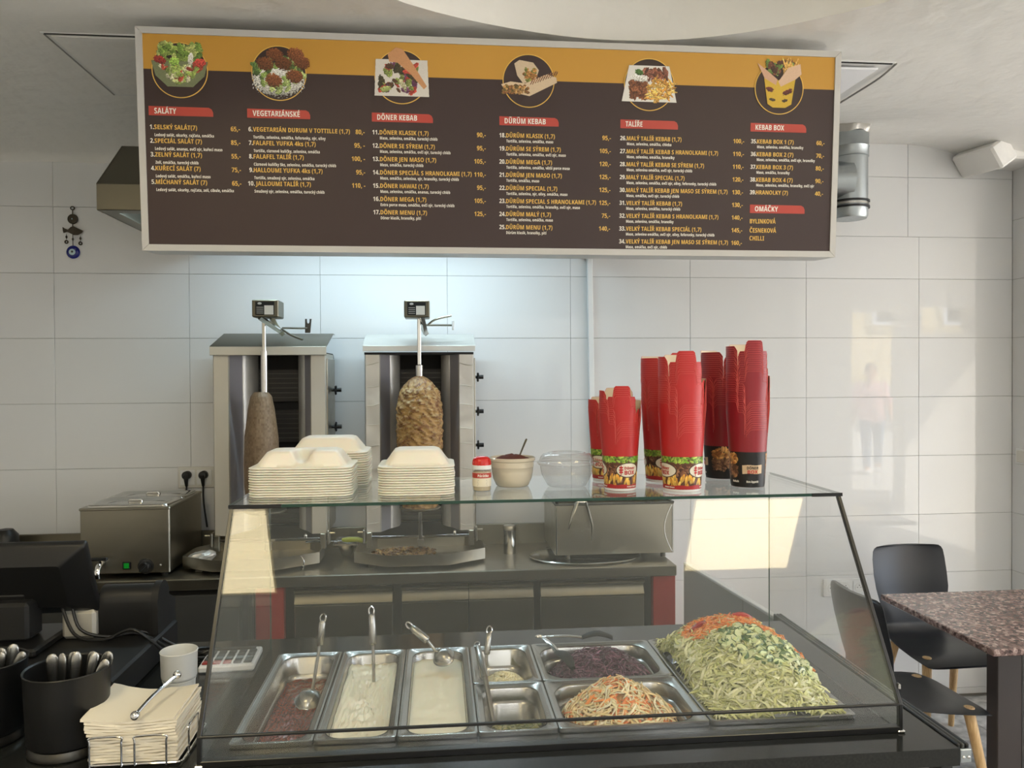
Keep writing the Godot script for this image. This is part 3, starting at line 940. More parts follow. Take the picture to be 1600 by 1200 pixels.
func food_prints(b: Node3D, dc: Array) -> void:
	var S := 256
	for k in 6:
		var im := paint(S, S)
		match k:
			0:   # salad in a glass bowl
				for i in 90: dab(im, rnd(28, 132), rnd(20, 76), rnd(7, 14), rnd(5, 9), rnd(0, 3), [rgb(150, 172, 84), rgb(186, 196, 116), rgb(112, 140, 62)][i % 3])
				fillpoly(im, [Vector2(8, 62), Vector2(152, 62), Vector2(142, 100), Vector2(112, 128), Vector2(48, 128), Vector2(18, 100)], rgb(126, 132, 96), 0.12)
				for i in 60:
					var a := rnd(0.2, 2.9)
					dab(im, 80 + cos(a) * rnd(5, 55), 70 + sin(a) * rnd(4, 46), rnd(5, 12), rnd(4, 8), rnd(0, 3), [rgb(170, 190, 100), rgb(198, 206, 140), rgb(180, 80, 60), rgb(148, 168, 84), rgb(208, 204, 170)][i % 5])
				dab(im, 30, 60, 16, 10, 0.3, rgb(176, 60, 52)); dab(im, 132, 66, 15, 12, 0, rgb(184, 70, 58)); dab(im, 66, 64, 13, 11, 0, rgb(150, 184, 84)); dab(im, 108, 56, 7, 16, 0.1, rgb(226, 222, 206))
			1:   # falafel on lettuce
				dab(im, 78, 104, 68, 40, 0.0, rgb(216, 214, 206), 0.03)
				for i in 60:
					var a := rnd(0, TAU)
					dab(im, 80 + cos(a) * rnd(20, 68), 84 + sin(a) * rnd(16, 54), rnd(6, 14), rnd(5, 9), rnd(0, 3), [rgb(134, 156, 82), rgb(172, 186, 118), rgb(88, 116, 60)][i % 3])
				for p in [[70, 38], [124, 36], [44, 62], [92, 60], [140, 56], [120, 92], [66, 104]]: dab(im, p[0], p[1], 22, 17, 0.2, rgb(128, 76, 44), 0.22)
			2:   # bread pocket on a square plate
				fillpoly(im, [Vector2(12, 40), Vector2(150, 40), Vector2(154, 136), Vector2(8, 136)], rgb(222, 216, 208))
				for i in 64: dab(im, rnd(26, 120), rnd(54, 122), rnd(6, 14), rnd(4, 9), rnd(0, 3), [rgb(92, 64, 42), rgb(64, 58, 34), rgb(110, 60, 96), rgb(176, 66, 52), rgb(128, 140, 72)][i % 5])
				dab(im, 38, 118, 15, 8, -0.2, rgb(186, 198, 120)); dab(im, 84, 106, 6, 18, -0.5, rgb(206, 200, 160))
				fillpoly(im, [Vector2(44, 26), Vector2(66, 8), Vector2(84, 12), Vector2(112, 52), Vector2(148, 108), Vector2(140, 116), Vector2(104, 76), Vector2(70, 48), Vector2(48, 46)], rgb(206, 150, 104), 0.07)
			3:   # two rolled wraps
				fillpoly(im, [Vector2(40, 40), Vector2(54, 30), Vector2(92, 36), Vector2(108, 56), Vector2(98, 84), Vector2(64, 92), Vector2(48, 72)], rgb(212, 190, 160), 0.06)
				for i in 32: dab(im, rnd(70, 98), rnd(54, 90), rnd(4, 8), rnd(3, 6), rnd(0, 3), [rgb(150, 102, 50), rgb(120, 124, 60), rgb(186, 134, 70)][i % 3])
				fillpoly(im, [Vector2(4, 96), Vector2(30, 88), Vector2(70, 92), Vector2(130, 66), Vector2(156, 74), Vector2(158, 88), Vector2(82, 126), Vector2(14, 112)], rgb(220, 196, 164), 0.05)
				for i in 61: dab(im, rnd(10, 78), rnd(98, 118), rnd(3, 8), rnd(3, 5), rnd(0, 3), [rgb(146, 98, 54), rgb(184, 140, 84), rgb(112, 92, 50)][i % 3])
				for i in 14: dab(im, 88 + 7 * i, 88 - 2.6 * i, 1.4, 10, 0.5, rgb(140, 96, 66))
			4:   # plate with meat and fries
				fillpoly(im, [Vector2(22, 34), Vector2(136, 34), Vector2(158, 132), Vector2(2, 132)], rgb(232, 228, 222))
				for i in 72: dab(im, rnd(66, 128), rnd(44, 72), rnd(5, 11), rnd(3, 6), rnd(0, 3), [rgb(130, 76, 54), rgb(166, 104, 82), rgb(96, 58, 44)][i % 3])
				for i in 54: dab(im, rnd(26, 72), rnd(78, 120), rnd(6, 12), rnd(4, 8), rnd(0, 3), [rgb(112, 66, 42), rgb(142, 88, 56)][i % 2])
				dab(im, 52, 68, 26, 10, 0.1, rgb(234, 230, 222), 0.03); dab(im, 50, 52, 12, 8, 0.3, rgb(74, 108, 50))
				for i in 82: dab(im, rnd(78, 146), rnd(70, 124), rnd(10, 18), 2.6, rnd(-1.4, 1.2), [rgb(222, 168, 78), rgb(238, 194, 106), rgb(204, 144, 62)][i % 3])
			5:   # paper box with fries
				for i in 46: dab(im, rnd(44, 120), rnd(14, 44), rnd(6, 12), rnd(4, 8), rnd(0, 3), [rgb(86, 52, 42), rgb(118, 72, 52), rgb(116, 146, 70)][i % 3])
				for i in 21: dab(im, rnd(92, 130), rnd(12, 44), 2.8, rnd(12, 20), rnd(-0.5, 0.5), rgb(222, 170, 92))
				fillpoly(im, [Vector2(34, 52), Vector2(76, 62), Vector2(128, 48), Vector2(116, 128), Vector2(98, 138), Vector2(62, 138), Vector2(46, 128)], rgb(214, 176, 58), 0.05)
				fillpoly(im, [Vector2(14, 16), Vector2(40, 34), Vector2(74, 60), Vector2(70, 76), Vector2(36, 58)], rgb(214, 170, 142), 0.06)
				fillpoly(im, [Vector2(76, 66), Vector2(104, 28), Vector2(140, 16), Vector2(144, 44), Vector2(128, 58), Vector2(84, 80)], rgb(226, 190, 160), 0.06)
				dab(im, 52, 88, 12, 6, 0.3, rgb(110, 44, 40)); dab(im, 104, 94, 16, 7, -0.4, rgb(110, 44, 40)); dab(im, 60, 116, 9, 4, 0.2, rgb(74, 60, 40)); dab(im, 96, 118, 9, 4, -0.2, rgb(74, 60, 40))
		var m := StandardMaterial3D.new()
		m.resource_name = "food_print"
		m.albedo_texture = ImageTexture.create_from_image(im)
		m.transparency = BaseMaterial3D.TRANSPARENCY_ALPHA_SCISSOR
		m.alpha_scissor_threshold = 0.5
		m.roughness = 0.5
		m.texture_filter = BaseMaterial3D.TEXTURE_FILTER_LINEAR
		var q := MB.new()
		var h := 0.0895
		q.quad(Vector3(-h, -h, 0), Vector3(h, -h, 0), Vector3(h, h, 0), Vector3(-h, h, 0), Vector3(0, 0, 1))
		var o := obj("food_picture", q, m, b)
		o.position = Vector3(dc[k], 0.531, 0.0484)

func wall_fittings() -> void:
	# cable trunking down the wall
	var m := MB.new()
	var lean := atan2(0.019, 1.64)
	m.xf = Transform3D(Basis(Vector3(0, 0, 1), lean), Vector3(0.7475, 1.79, 0.012))
	m.box(Vector3(), Vector3(0.026, 1.66, 0.022), 0.003)
	tag(obj("cable_trunking", m, X.white_plastic), "narrow white vertical cable trunking running down the tiled wall", "trunking")
	# double socket with black plugs
	var s := thing("wall_socket", "white double wall socket above the steel food warmer, with two black plugs in it", "socket", Vector3(-1.123, 1.188, 0))
	obj("plate", span(Vector3(-0.084, -0.05, 0), Vector3(0.084, 0.05, 0.009), 0.003), X.beige_plastic, s)
	for k in 2:
		var x := -0.039 + 0.075 * k
		obj("insert", span(Vector3(x - 0.033, -0.035, 0.009), Vector3(x + 0.033, 0.035, 0.012), 0.002), X.white_plastic, s)
	for k in 2:
		var p := thing("power_plug", ["black power plug in the left hand socket above the food warmer", "black power plug in the right hand socket, beside the foil covered grill"][k], "plug", Vector3(-1.162 + 0.075 * k, 1.2, 0.012), 0, "plugs above the food warmer")
		var b := MB.new()
		b.xf = Transform3D(Basis(Vector3.RIGHT, PI / 2), Vector3())
		b.lathe([[0.0, 0.03], [0.016, 0.03], [0.019, 0.026], [0.0195, 0.0]], 24)
		obj("body", b, X.black_plastic, p)
		obj("cord_grip", tubed([Vector3(0, 0, 0.02), Vector3(0, -0.025, 0.022), Vector3(0, -0.05, 0.016)], [0.013, 0.009, 0.006], 10), X.black_plastic, p)
		obj("cord", tubed(curve([Vector3(0, -0.05, 0.016), Vector3(0.002, -0.12, 0.02), Vector3(0.03 - 0.01 * k, -0.24, 0.03)], 5), 0.0042, 8), X.black_plastic, p)
	var s2 := thing("wall_socket", "row of three white wall sockets low on the tiles behind the black chair", "socket", Vector3(2.052, 0.572, 0))
	obj("plate", span(Vector3(-0.115, -0.045, 0), Vector3(0.115, 0.045, 0.008), 0.003), X.white_plastic, s2)
	for k in 3:
		var x := -0.072 + 0.072 * k
		obj("insert", span(Vector3(x - 0.032, -0.034, 0.008), Vector3(x + 0.032, 0.034, 0.011), 0.002), X.white_plastic, s2)
		var well := MB.new()
		well.xf = Transform3D(Basis(Vector3.RIGHT, PI / 2), Vector3(x, 0, 0.011))
		well.lathe([[0.0, -0.002], [0.019, -0.002], [0.0215, 0.0012], [0.023, 0.0]], 24)
		obj("well", well, X.beige_plastic, s2)
		var pins := MB.new()
		for q in [-0.009, 0.009]:
			pins.ball(Vector3(x + q, 0, 0.0102), Vector3(0.003, 0.003, 0.002), 8, 4)
		pins.ball(Vector3(x, 0.011, 0.012), Vector3(0.0025, 0.0025, 0.006), 8, 4)
		obj("contact", pins, X.steel_dark, s2)
	var s3 := thing("wall_switch", "white switch on the right hand wall near the corner", "switch", Vector3(2.96, 1.23, 0.075), -PI / 2)
	obj("plate", span(Vector3(-0.04, -0.04, 0), Vector3(0.04, 0.04, 0.009), 0.003), X.white_plastic, s3)
	obj("rocker", span(Vector3(-0.028, -0.03, 0.009), Vector3(0.028, 0.03, 0.014), 0.003), X.beige_plastic, s3)
	# evil-eye hanger
	var e := thing("wall_hanging", "small metal wall hanging with fish, pendants and a blue glass eye", "hanging", Vector3(-1.661, 2.434, 0.002))
	var rg := []
	for i in 16: rg.append(Vector3(cos(TAU * i / 16) * 0.0085, sin(TAU * i / 16) * 0.0075, 0.006))
	obj("ring", tubed(rg, 0.0026, 6, true), X.amulet, e)
	var ch := MB.new()
	ch.tube([Vector3(0, -0.007, 0.006), Vector3(0, -0.028, 0.006)], 0.0022, 6)
	ch.tube([Vector3(0, -0.07, 0.006), Vector3(0, -0.085, 0.006)], 0.0022, 6)
	ch.tube([Vector3(0, -0.12, 0.006), Vector3(0, -0.172, 0.006)], 0.0016, 6)
	obj("chain", ch, X.amulet, e)
	var ds := MB.new()
	ds.xf = Transform3D(Basis(Vector3.RIGHT, PI / 2), Vector3(0, -0.0495, 0.003))
	ds.lathe([[0.0, 0.006], [0.004, 0.0055], [0.005, 0.004], [0.019, 0.003], [0.0215, 0.006], [0.023, 0.003], [0.023, 0.0]], 32)
	obj("medallion", ds, X.amulet, e)
	var bead := MB.new()
	bead.ball(Vector3(-0.002, -0.049, 0.0085), Vector3(0.0035, 0.0035, 0.0025), 10, 6)
	obj("bead", bead, X.eye_white, e)
	var fs := MB.new()
	fs.xf = Transform3D(Basis(), Vector3(0, -0.103, 0.002))
	fs.prism([Vector2(-0.044, 0.016), Vector2(-0.036, 0.010), Vector2(-0.02, 0.004), Vector2(-0.008, 0.016), Vector2(0.003, 0.021), Vector2(0.02, 0.012), Vector2(0.044, 0.001), Vector2(0.04, -0.008), Vector2(0.022, -0.019), Vector2(0.004, -0.02), Vector2(-0.014, -0.011), Vector2(-0.026, -0.004), Vector2(-0.04, -0.010), Vector2(-0.042, -0.002)], 0.0, 0.007, 0.5)
	obj("fish", fs, X.amulet, e)
	for k in 3:
		var px: float = [-0.028, 0.0, 0.033][k]
		var py: float = [-0.118, -0.128, -0.124][k]
		var pd := MB.new()
		pd.lathe([[0.0008, py], [0.001, py - 0.006], [0.005, py - 0.014], [0.001, py - 0.023], [0.0008, py - 0.03]], 12, Vector3(px, 0, 0.006))
		if k != 1:
			var q := []
			for i in 12: q.append(Vector3(px + cos(TAU * i / 12) * 0.0065, py - 0.037 + sin(TAU * i / 12) * 0.0065, 0.006))
			pd.tube(q, 0.003, 6, true)
		obj("pendant", pd, X.amulet, e)
	var ey := MB.new()
	ey.xf = Transform3D(Basis(Vector3.RIGHT, PI / 2), Vector3(0, -0.201, 0.001))
	ey.lathe([[0.0, 0.009], [0.015, 0.009], [0.026, 0.007], [0.03, 0.003], [0.029, 0.0]], 36)
	var eye := obj("glass_eye", ey, X.eye_blue, e, "dark blue glass eye disc")
	var ew := MB.new()
	ew.xf = Transform3D(Basis(Vector3.RIGHT, PI / 2), Vector3(-0.002, -0.201, 0.009))
	ew.lathe([[0.0, 0.0022], [0.013, 0.0015], [0.0165, 0.0]], 28)
	obj("iris", ew, X.eye_white, eye)
	var ep := MB.new()
	ep.ball(Vector3(-0.002, -0.2, 0.0115), Vector3(0.005, 0.005, 0.0015), 14, 6)
	obj("pupil", ep, X.black_trim, eye)

func back_counter() -> void:
	var w := thing("steel_worktop", "long stainless steel worktop along the tiled wall, under the two grills", "worktop", Vector3(0, 0.86, 0))
	obj("top", span(Vector3(-3.2, -0.045, 0.1), Vector3(0.992, 0.0, 0.6), 0.004), X.steel, w)
	obj("backsplash", span(Vector3(-3.2, -0.02, 0.085), Vector3(0.992, 0.095, 0.105), 0.002), X.steel_dull, w)
	var f := thing("refrigerated_counter", "stainless refrigerated counter with four fold-front doors under the worktop", "cabinet", Vector3(0, 0, 0))
	obj("body", span(Vector3(-0.615, 0.1, 0.1), Vector3(0.893, 0.8145, 0.555)), X.steel_dark, f)
	var ft := MB.new()
	for x in [-0.55, 0.83]:
		for z in [0.16, 0.5]:
			ft.lathe([[0.0, 0.0], [0.02, 0.0], [0.02, 0.1]], 12, Vector3(x, 0, z))
	obj("foot", ft, X.steel_dark, f)
	var xs := [[-0.577, -0.187], [-0.149, 0.121], [0.125, 0.39], [0.421, 0.856]]
	for p in xs:
		var d := obj("door", span(Vector3(p[0], 0.14, 0.557), Vector3(p[1], 0.735, 0.585), 0.003), X.steel, f)
		var h := MB.new()
		h.xf = Transform3D(Basis(Vector3(0, 0, 1), Vector3(0, 1, 0), Vector3(-1, 0, 0)), Vector3(p[1], 0, 0))
		h.prism([Vector2(0.557, 0.735), Vector2(0.585, 0.735), Vector2(0.588, 0.742), Vector2(0.572, 0.765), Vector2(0.572, 0.782), Vector2(0.594, 0.79), Vector2(0.594, 0.798), Vector2(0.557, 0.798)], 0.0, p[1] - p[0], 0.8)
		obj("handle_lip", h, X.steel_dull, d)
	tag(obj("end_panel", span(Vector3(0.897, 0.02, 0.1), Vector3(0.992, 0.814, 0.578), 0.002), X.red_board), "dark red end panel right of the refrigerated counter, under the worktop", "panel")
	tag(obj("end_panel", span(Vector3(-0.73, 0.02, 0.1), Vector3(-0.619, 0.814, 0.578), 0.002), X.red_board), "dark red end panel left of the refrigerated counter, behind the sauce ladles", "panel")
	var c := thing("base_cabinet", "dark grey base cabinet under the worktop on the left, behind the till", "cabinet", Vector3(0, 0, 0))
	obj("body", span(Vector3(-3.2, 0.02, 0.1), Vector3(-0.735, 0.814, 0.56)), X.steel_dark, c)
	for k in 4:
		obj("door", span(Vector3(-3.19 + 0.615 * k, 0.1, 0.561), Vector3(-2.585 + 0.615 * k, 0.79, 0.58), 0.003), X.dark_grey, c)
	# low partition closing off the counter on the right
	var a := Vector3(1.008, 0, 0.64)
	var b := Vector3(1.072, 0, 1.42)
	var pt := thing("low_partition", "low grey partition with pale top edge running from wall counter to salad counter", "partition", a, atan2(-(b.z - a.z), b.x - a.x))
	var ln := (b - a).length()
	for k in 2:
		var x0 := 0.0 if k == 0 else ln * 0.665 + 0.002
		var x1 := ln * 0.665 - 0.002 if k == 0 else ln
		obj("board", span(Vector3(x0, 0.06, -0.018), Vector3(x1, 0.872, 0.0), 0.001), X.grey_board, pt)
	obj("top_edge", span(Vector3(-0.002, 0.872, -0.019), Vector3(ln + 0.01, 0.882, 0.001), 0.002), X.frame_white, pt)
	obj("foot", span(Vector3(0.01, 0.0, -0.016), Vector3(ln - 0.01, 0.06, -0.002)), X.dark_grey, pt)

func grill(p: Vector3, first: bool) -> void:
	var t := thing("vertical_grill", "vertical kebab grill on the left with smooth pale foil on its columns and dark roof" if first else "vertical kebab grill in the middle with wrinkled foil and three black knobs", "grill", p, 0.0, "vertical kebab grills")
	var cov: Material = X.foil_smooth if first else X.foil
	var y0 := 0.115
	var y1 := 0.895
	var flat := Basis(Vector3(1, 0, 0), Vector3(0, 0, 1), Vector3(0, 1, 0))
	for s in [-1.0, 1.0]:
		# outer column
		var col := MB.new()
		col.xf = Transform3D(flat, Vector3())
		var q := []
		for v in [Vector2(0.238, 0.09), Vector2(0.238, 0.325), Vector2(0.233, 0.332), Vector2(0.174, 0.332), Vector2(0.169, 0.325), Vector2(0.169, 0.09)]: q.append(Vector2(v.x * s, v.y))
		col.prism(q, y0, y1, 0.6)
		var co := obj("column", col, cov, t)
		if not first:
			# creases pressed into the foil
			for k in 9:
				var yy := y1 - 0.06 - 0.087 * k + rnd(-0.015, 0.015)
				var cr := tubed(curve([Vector3(s * 0.171, yy + rnd(0, 0.012), 0.3325), Vector3(s * 0.2, yy, 0.3335), Vector3(s * 0.236, yy - rnd(0.0, 0.008), 0.3325)], 4), [0.0005, 0.0012, 0.0016, 0.0018, 0.0018, 0.0016, 0.0014, 0.001, 0.0005], 5)
				obj("crease", cr, X.foil_smooth, co)
		# angled wings leading into the cooking space
		var w1 := MB.new()
		w1.xf = Transform3D(flat, Vector3())
		q = []
		for v in [Vector2(0.169, 0.325), Vector2(0.134, 0.25), Vector2(0.137, 0.246), Vector2(0.172, 0.318)]: q.append(Vector2(v.x * s, v.y))
		w1.prism(q, y0, y1)
		obj("outer_wing", w1, X.wing_steel, t)
		var w2 := MB.new()
		w2.xf = w1.xf
		q = []
		for v in [Vector2(0.134, 0.25), Vector2(0.128, 0.248), Vector2(0.098, 0.2), Vector2(0.094, 0.12), Vector2(0.099, 0.12), Vector2(0.103, 0.197)]: q.append(Vector2(v.x * s, v.y))
		w2.prism(q, y0, y1, 0.6)
		obj("inner_wing", w2, X.foil, t)
	obj("rear_panel", span(Vector3(-0.238, y0, 0.075), Vector3(0.238, y1, 0.09)), X.soot, t)
	obj("side_panel", span(Vector3(0.238, y0 + 0.01, 0.09), Vector3(0.244, y1 - 0.02, 0.322), 0.002), X.steel, t)
	# burners
	for k in 4:
		var b := MB.new()
		b.box(Vector3(0, 0.2 + 0.185 * k, 0.108), Vector3(0.19, 0.15, 0.02), 0.003)
		var bo := obj("burner", b, X.burner, t)
		var g := MB.new()
		for j in 6: g.box(Vector3(0, 0.145 + 0.022 * j + 0.185 * k, 0.12), Vector3(0.185, 0.004, 0.004))
		obj("grate", g, X.steel_dark, bo)
	# roof
	var rf := MB.new()
	rf.xf = Transform3D(Basis(Vector3(0, 0, 1), Vector3(0, 1, 0), Vector3(-1, 0, 0)), Vector3(0.243, 0, 0))
	var prof := [Vector2(0.352, 0.888), Vector2(0.355, 0.925), Vector2(0.351, 0.928), Vector2(0.13, 0.992), Vector2(0.08, 0.992), Vector2(0.08, 0.988), Vector2(0.13, 0.987), Vector2(0.348, 0.923), Vector2(0.349, 0.888)] if first else [Vector2(0.352, 0.905), Vector2(0.355, 0.928), Vector2(0.351, 0.931), Vector2(0.2, 0.985), Vector2(0.08, 0.985), Vector2(0.08, 0.98), Vector2(0.2, 0.98), Vector2(0.348, 0.926), Vector2(0.349, 0.905)]
	rf.prism(prof, 0.0, 0.486, 0.85)
	var ro := obj("roof", rf, X.steel_dull if first else X.foil, t)
	obj("edge_strip", boxm(Vector3(0, 0.907 if first else 0.916, 0.3565), Vector3(0.486, 0.036 if first else 0.024, 0.003), 0.001), cov, ro)
	obj("lining", span(Vector3(-0.238, 0.89, 0.085), Vector3(0.236, 0.9, 0.34)), X.soot, t)
	# motor on top, with its support, rating plate and lever
	var mx := 0.004 if first else -0.008
	var mo := obj("motor", span(Vector3(mx - 0.054, 1.045, 0.31), Vector3(mx + 0.054, 1.118, 0.43), 0.004), X.steel_dull, t)
	obj("rating_plate", span(Vector3(mx - 0.04, 1.054, 0.43), Vector3(mx + 0.038, 1.11, 0.4312)), X.black_matt, mo)
	var sk := obj("sticker", span(Vector3(mx - 0.003, 1.056, 0.4312), Vector3(mx + 0.034, 1.094, 0.432)), X.letter_white, mo)
	sk.position = Vector3()
	var tx := MB.new()
	for k in 4: tx.box(Vector3(mx - 0.021, 1.062 + 0.008 * k, 0.4316), Vector3(0.028, 0.0022, 0.0006))
	tx.ball(Vector3(mx - 0.022, 1.102, 0.4314), Vector3(0.009, 0.005, 0.0006), 12, 4)
	obj("print", tx, X.frame_white, mo)
	obj("support", tubed([Vector3(mx + 0.035, 0.985, 0.25), Vector3(mx + 0.02, 1.02, 0.33), Vector3(mx + 0.012, 1.05, 0.37)], 0.013, 4), X.steel, t)
	var gap := -0.085 if first else -0.01
	obj("arm", tubed([Vector3(mx - 0.025, 1.045, 0.42), Vector3(mx + 0.045, 0.99, 0.34)] if first else [Vector3(mx + 0.02, 1.05, 0.4), Vector3(mx + 0.035, 0.98, 0.34)], 0.012, 4), X.steel_bright, t)
	var lv := MB.new()
	if first:
		lv.tube([Vector3(0.055, 1.005, 0.34), Vector3(0.16, 1.005, 0.33)], 0.0042, 8)
		lv.tube(curve([Vector3(0.055, 1.0, 0.35), Vector3(0.095, 0.975, 0.37), Vector3(0.148, 0.953, 0.38)], 5), 0.0045, 8)
	else:
		lv.tube([Vector3(0.03, 1.018, 0.34), Vector3(0.142, 1.018, 0.33)], 0.0045, 8)
		lv.tube(curve([Vector3(0.04, 1.02, 0.35), Vector3(0.072, 1.042, 0.36), Vector3(0.14, 1.058, 0.36)], 5), 0.0048, 8)
	obj("lever", lv, X.steel, t)
	var fk := MB.new()
	if first:
		fk.prism([Vector2(0.15, 0.985), Vector2(0.172, 0.985), Vector2(0.178, 1.045), Vector2(0.17, 1.045), Vector2(0.169, 1.03), Vector2(0.164, 1.024), Vector2(0.159, 1.03), Vector2(0.158, 1.045), Vector2(0.151, 1.045)], 0.326, 0.332)
	else:
		fk.box(Vector3(0.147, 1.018, 0.33), Vector3(0.01, 0.04, 0.03), 0.002)
	obj("catch", fk, X.steel_dark if first else X.white_plastic, t)
	# spit
	var sp := MB.new()
	sp.box(Vector3(0, 0.55, 0.38), Vector3(0.015, 1.0, 0.015), 0.002)
	var so := obj("spit", sp, X.steel_bright, t)
	if first:
		so.position.x = -0.012
		obj("sleeve", lathed([[0.0, 0.73], [0.0145, 0.73], [0.0145, 0.905], [0.0, 0.905]], 16, Vector3(0, 0, 0.38)), X.steel_bright, so)
	else:
		obj("sleeve", lathed([[0.0, 0.78], [0.0145, 0.78], [0.0155, 0.842], [0.009, 0.846], [0.0, 0.846]], 16, Vector3(0, 0, 0.38)), X.steel_bright, so)
	obj("meat_plate", lathed([[0.0, 0.222], [0.08, 0.222], [0.088, 0.228], [0.088, 0.231], [0.0, 0.23]], 40, Vector3(-0.012 if first else 0.0, 0, 0.38)), X.steel_dull, t)
	# foot of the machine: heat plate, rail, brackets, pan
	obj("heat_plate", span(Vector3(-0.225, 0.035, 0.118), Vector3(0.225, 0.118, 0.128)), X.soot, t)
	var rail := MB.new()
	rail.box(Vector3(0, 0.095, 0.345), Vector3(0.46, 0.012, 0.008), 0.002)
	rail.lathe([[0.0, 0.1], [0.007, 0.1], [0.008, 0.112], [0.004, 0.118], [0.0, 0.118]], 12, Vector3(0.148, 0, 0.345))
	obj("rail", rail, X.steel_bright, t)
	for s in [-1.0, 1.0]:
		var bk := MB.new()
		bk.box(Vector3(s * 0.222, 0.085, 0.34), Vector3(0.022, 0.066, 0.03), 0.002)
		bk.box(Vector3(s * 0.244, 0.1, 0.33), Vector3(0.01, 0.06, 0.05), 0.003)
		bk.tube([Vector3(s * 0.249, 0.118, 0.34), Vector3(s * 0.272, 0.118, 0.34)], 0.005, 8)
		obj("bracket", bk, X.steel, t)
	obj("bearing", span(Vector3(-0.014, 0.06, 0.365), Vector3(0.014, 0.09, 0.395), 0.003), X.steel, t)
	var tx0 := -0.055 if first else 0.0
	var oct := [Vector2(-0.135, 0.548), Vector2(0.118, 0.548), Vector2(0.276, 0.445), Vector2(0.276, 0.3), Vector2(0.2, 0.19), Vector2(-0.2, 0.19), Vector2(-0.276, 0.3), Vector2(-0.276, 0.455)]
	var rows := []
	for r in [[0.985, 0.014], [1.0, 0.014], [1.0, 0.06], [0.988, 0.06], [0.985, 0.018], [0.02, 0.018]]:
		var row := PackedVector3Array()
		for v in oct: row.append(Vector3(v.x * r[0] + tx0, r[1], (v.y - 0.36) * r[0] + 0.36))
		rows.append(row)
	var tray := MB.new()
	tray.sheet(rows, true, false, false, 0.75)
	obj("drip_pan", tray, X.steel, t)
	var legs := MB.new()
	for v in [[-0.2, 0.48], [0.2, 0.4], [-0.2, 0.22], [0.2, 0.22]]:
		legs.box(Vector3(v[0] + tx0, 0.007, v[1]), Vector3(0.03, 0.0145, 0.03), 0.002)
	obj("foot", legs, X.steel_dark, t)
	if first:
		var hd := []
		for i in 9: hd.append(Vector3(0.155 + 0.014 * sin(PI * i / 8.0), 0.03 + 0.028 * cos(PI * i / 8.0), 0.505 + 0.012 * sin(PI * i / 8.0)))
		obj("pan_handle", tubed(hd, 0.003, 6), X.steel_bright, t)
	# gas knobs on the side
	for k in (2 if first else 3):
		var ky: float = [0.735, 0.57, 0.0][k] if first else [0.79, 0.633, 0.478][k]
		var kb := MB.new()
		kb.xf = Transform3D(Basis(Vector3(0, 0, 1), -PI / 2), Vector3(0.244, ky, 0.2))
		kb.lathe([[0.0, 0.0], [0.007, 0.0], [0.007, 0.012], [0.012, 0.014], [0.013, 0.02], [0.0095, 0.023], [0.0095, 0.043], [0.0, 0.044]], 16)
		for a in 5: kb.ball(Vector3(cos(TAU * a / 5 + k) * 0.015, 0.018, sin(TAU * a / 5 + k) * 0.015), Vector3(0.008, 0.005, 0.008), 8, 5)
		obj("knob", kb, X.black_plastic, t)
	# the meat, pressed and shaved or stacked in slices
	var m := MB.new()
	var ns := noise(1.0, 77 if first else 78, 3)
	var nseg := 64 if first else 88
	var nrow := 54 if first else 120
	var pr := [[0.0, 0.032], [0.02, 0.052], [0.06, 0.062], [0.2, 0.071], [0.42, 0.072], [0.62, 0.069], [0.85, 0.055], [0.97, 0.043], [1.0, 0.028]] if first else [[0.0, 0.07], [0.04, 0.083], [0.2, 0.089], [0.5, 0.096], [0.75, 0.098], [0.88, 0.084], [0.95, 0.055], [0.985, 0.032], [1.0, 0.012]]
	var b0 := 0.231
	var b1 := 0.731 if first else 0.797
	var R := []
	var C := []
	for j in nrow + 1:
		var f := float(j) / nrow
		var rad := 0.0
		for k in pr.size() - 1:
			if f >= pr[k][0] and f <= pr[k + 1][0]:
				rad = lerpf(pr[k][1], pr[k + 1][1], (f - pr[k][0]) / (pr[k + 1][0] - pr[k][0]))
		var row := PackedVector3Array()
		var cols := []
		for i in nseg:
			var a := TAU * i / nseg
			var n1 := ns.get_noise_3d(cos(a) * 2.2, f * 9.0, sin(a) * 2.2)
			var n2 := ns.get_noise_3d(cos(a) * (5.0 if first else 2.4) + 9.0, f * (46.0 if first else 34.0) + 0.9 * sin(a * 3.0 + f * 9.0), sin(a) * (5.0 if first else 2.4))
			var n3 := ns.get_noise_3d(cos(a) * (9.0 if first else 3.6) - 5.0, f * (60.0 if first else 52.0) + cos(a * 3.0) * 0.7, sin(a) * (9.0 if first else 3.6))
			var q := rad * (1.0 + (0.012 * n1 + 0.01 * n3 if first else 0.07 * n1 + 0.11 * n2 + 0.04 * n3))
			row.append(Vector3(cos(a) * q, lerpf(b0, b1, f), sin(a) * q))
			var c: Color
			if first:
				c = Color(0.25, 0.175, 0.105).lerp(Color(0.15, 0.095, 0.05), clampf(0.5 + n3 * 0.9 + n1 * 0.5, 0, 1))
			else:
				var n4 := ns.get_noise_3d(cos(a) * 3.2 + 31.0, f * 13.0 + 0.8 * sin(a * 2.0), sin(a) * 3.2)
				c = Color(0.46, 0.28, 0.10).lerp(Color(0.17, 0.065, 0.022), clampf(0.36 + n2 * 1.5 + n4 * 0.9, 0, 1))
				c = c.lerp(Color(0.52, 0.40, 0.19), clampf(-0.05 + n3 * 1.6 + n4 * 0.5, 0, 1) * (0.35 + 0.65 * smoothstep(0.45, 0.75, f)))
				c = c.lerp(Color(0.16, 0.05, 0.018), clampf((f - 0.9) * 6.0, 0, 0.75))
			cols.append(c)
		R.append(row)
		C.append(cols)
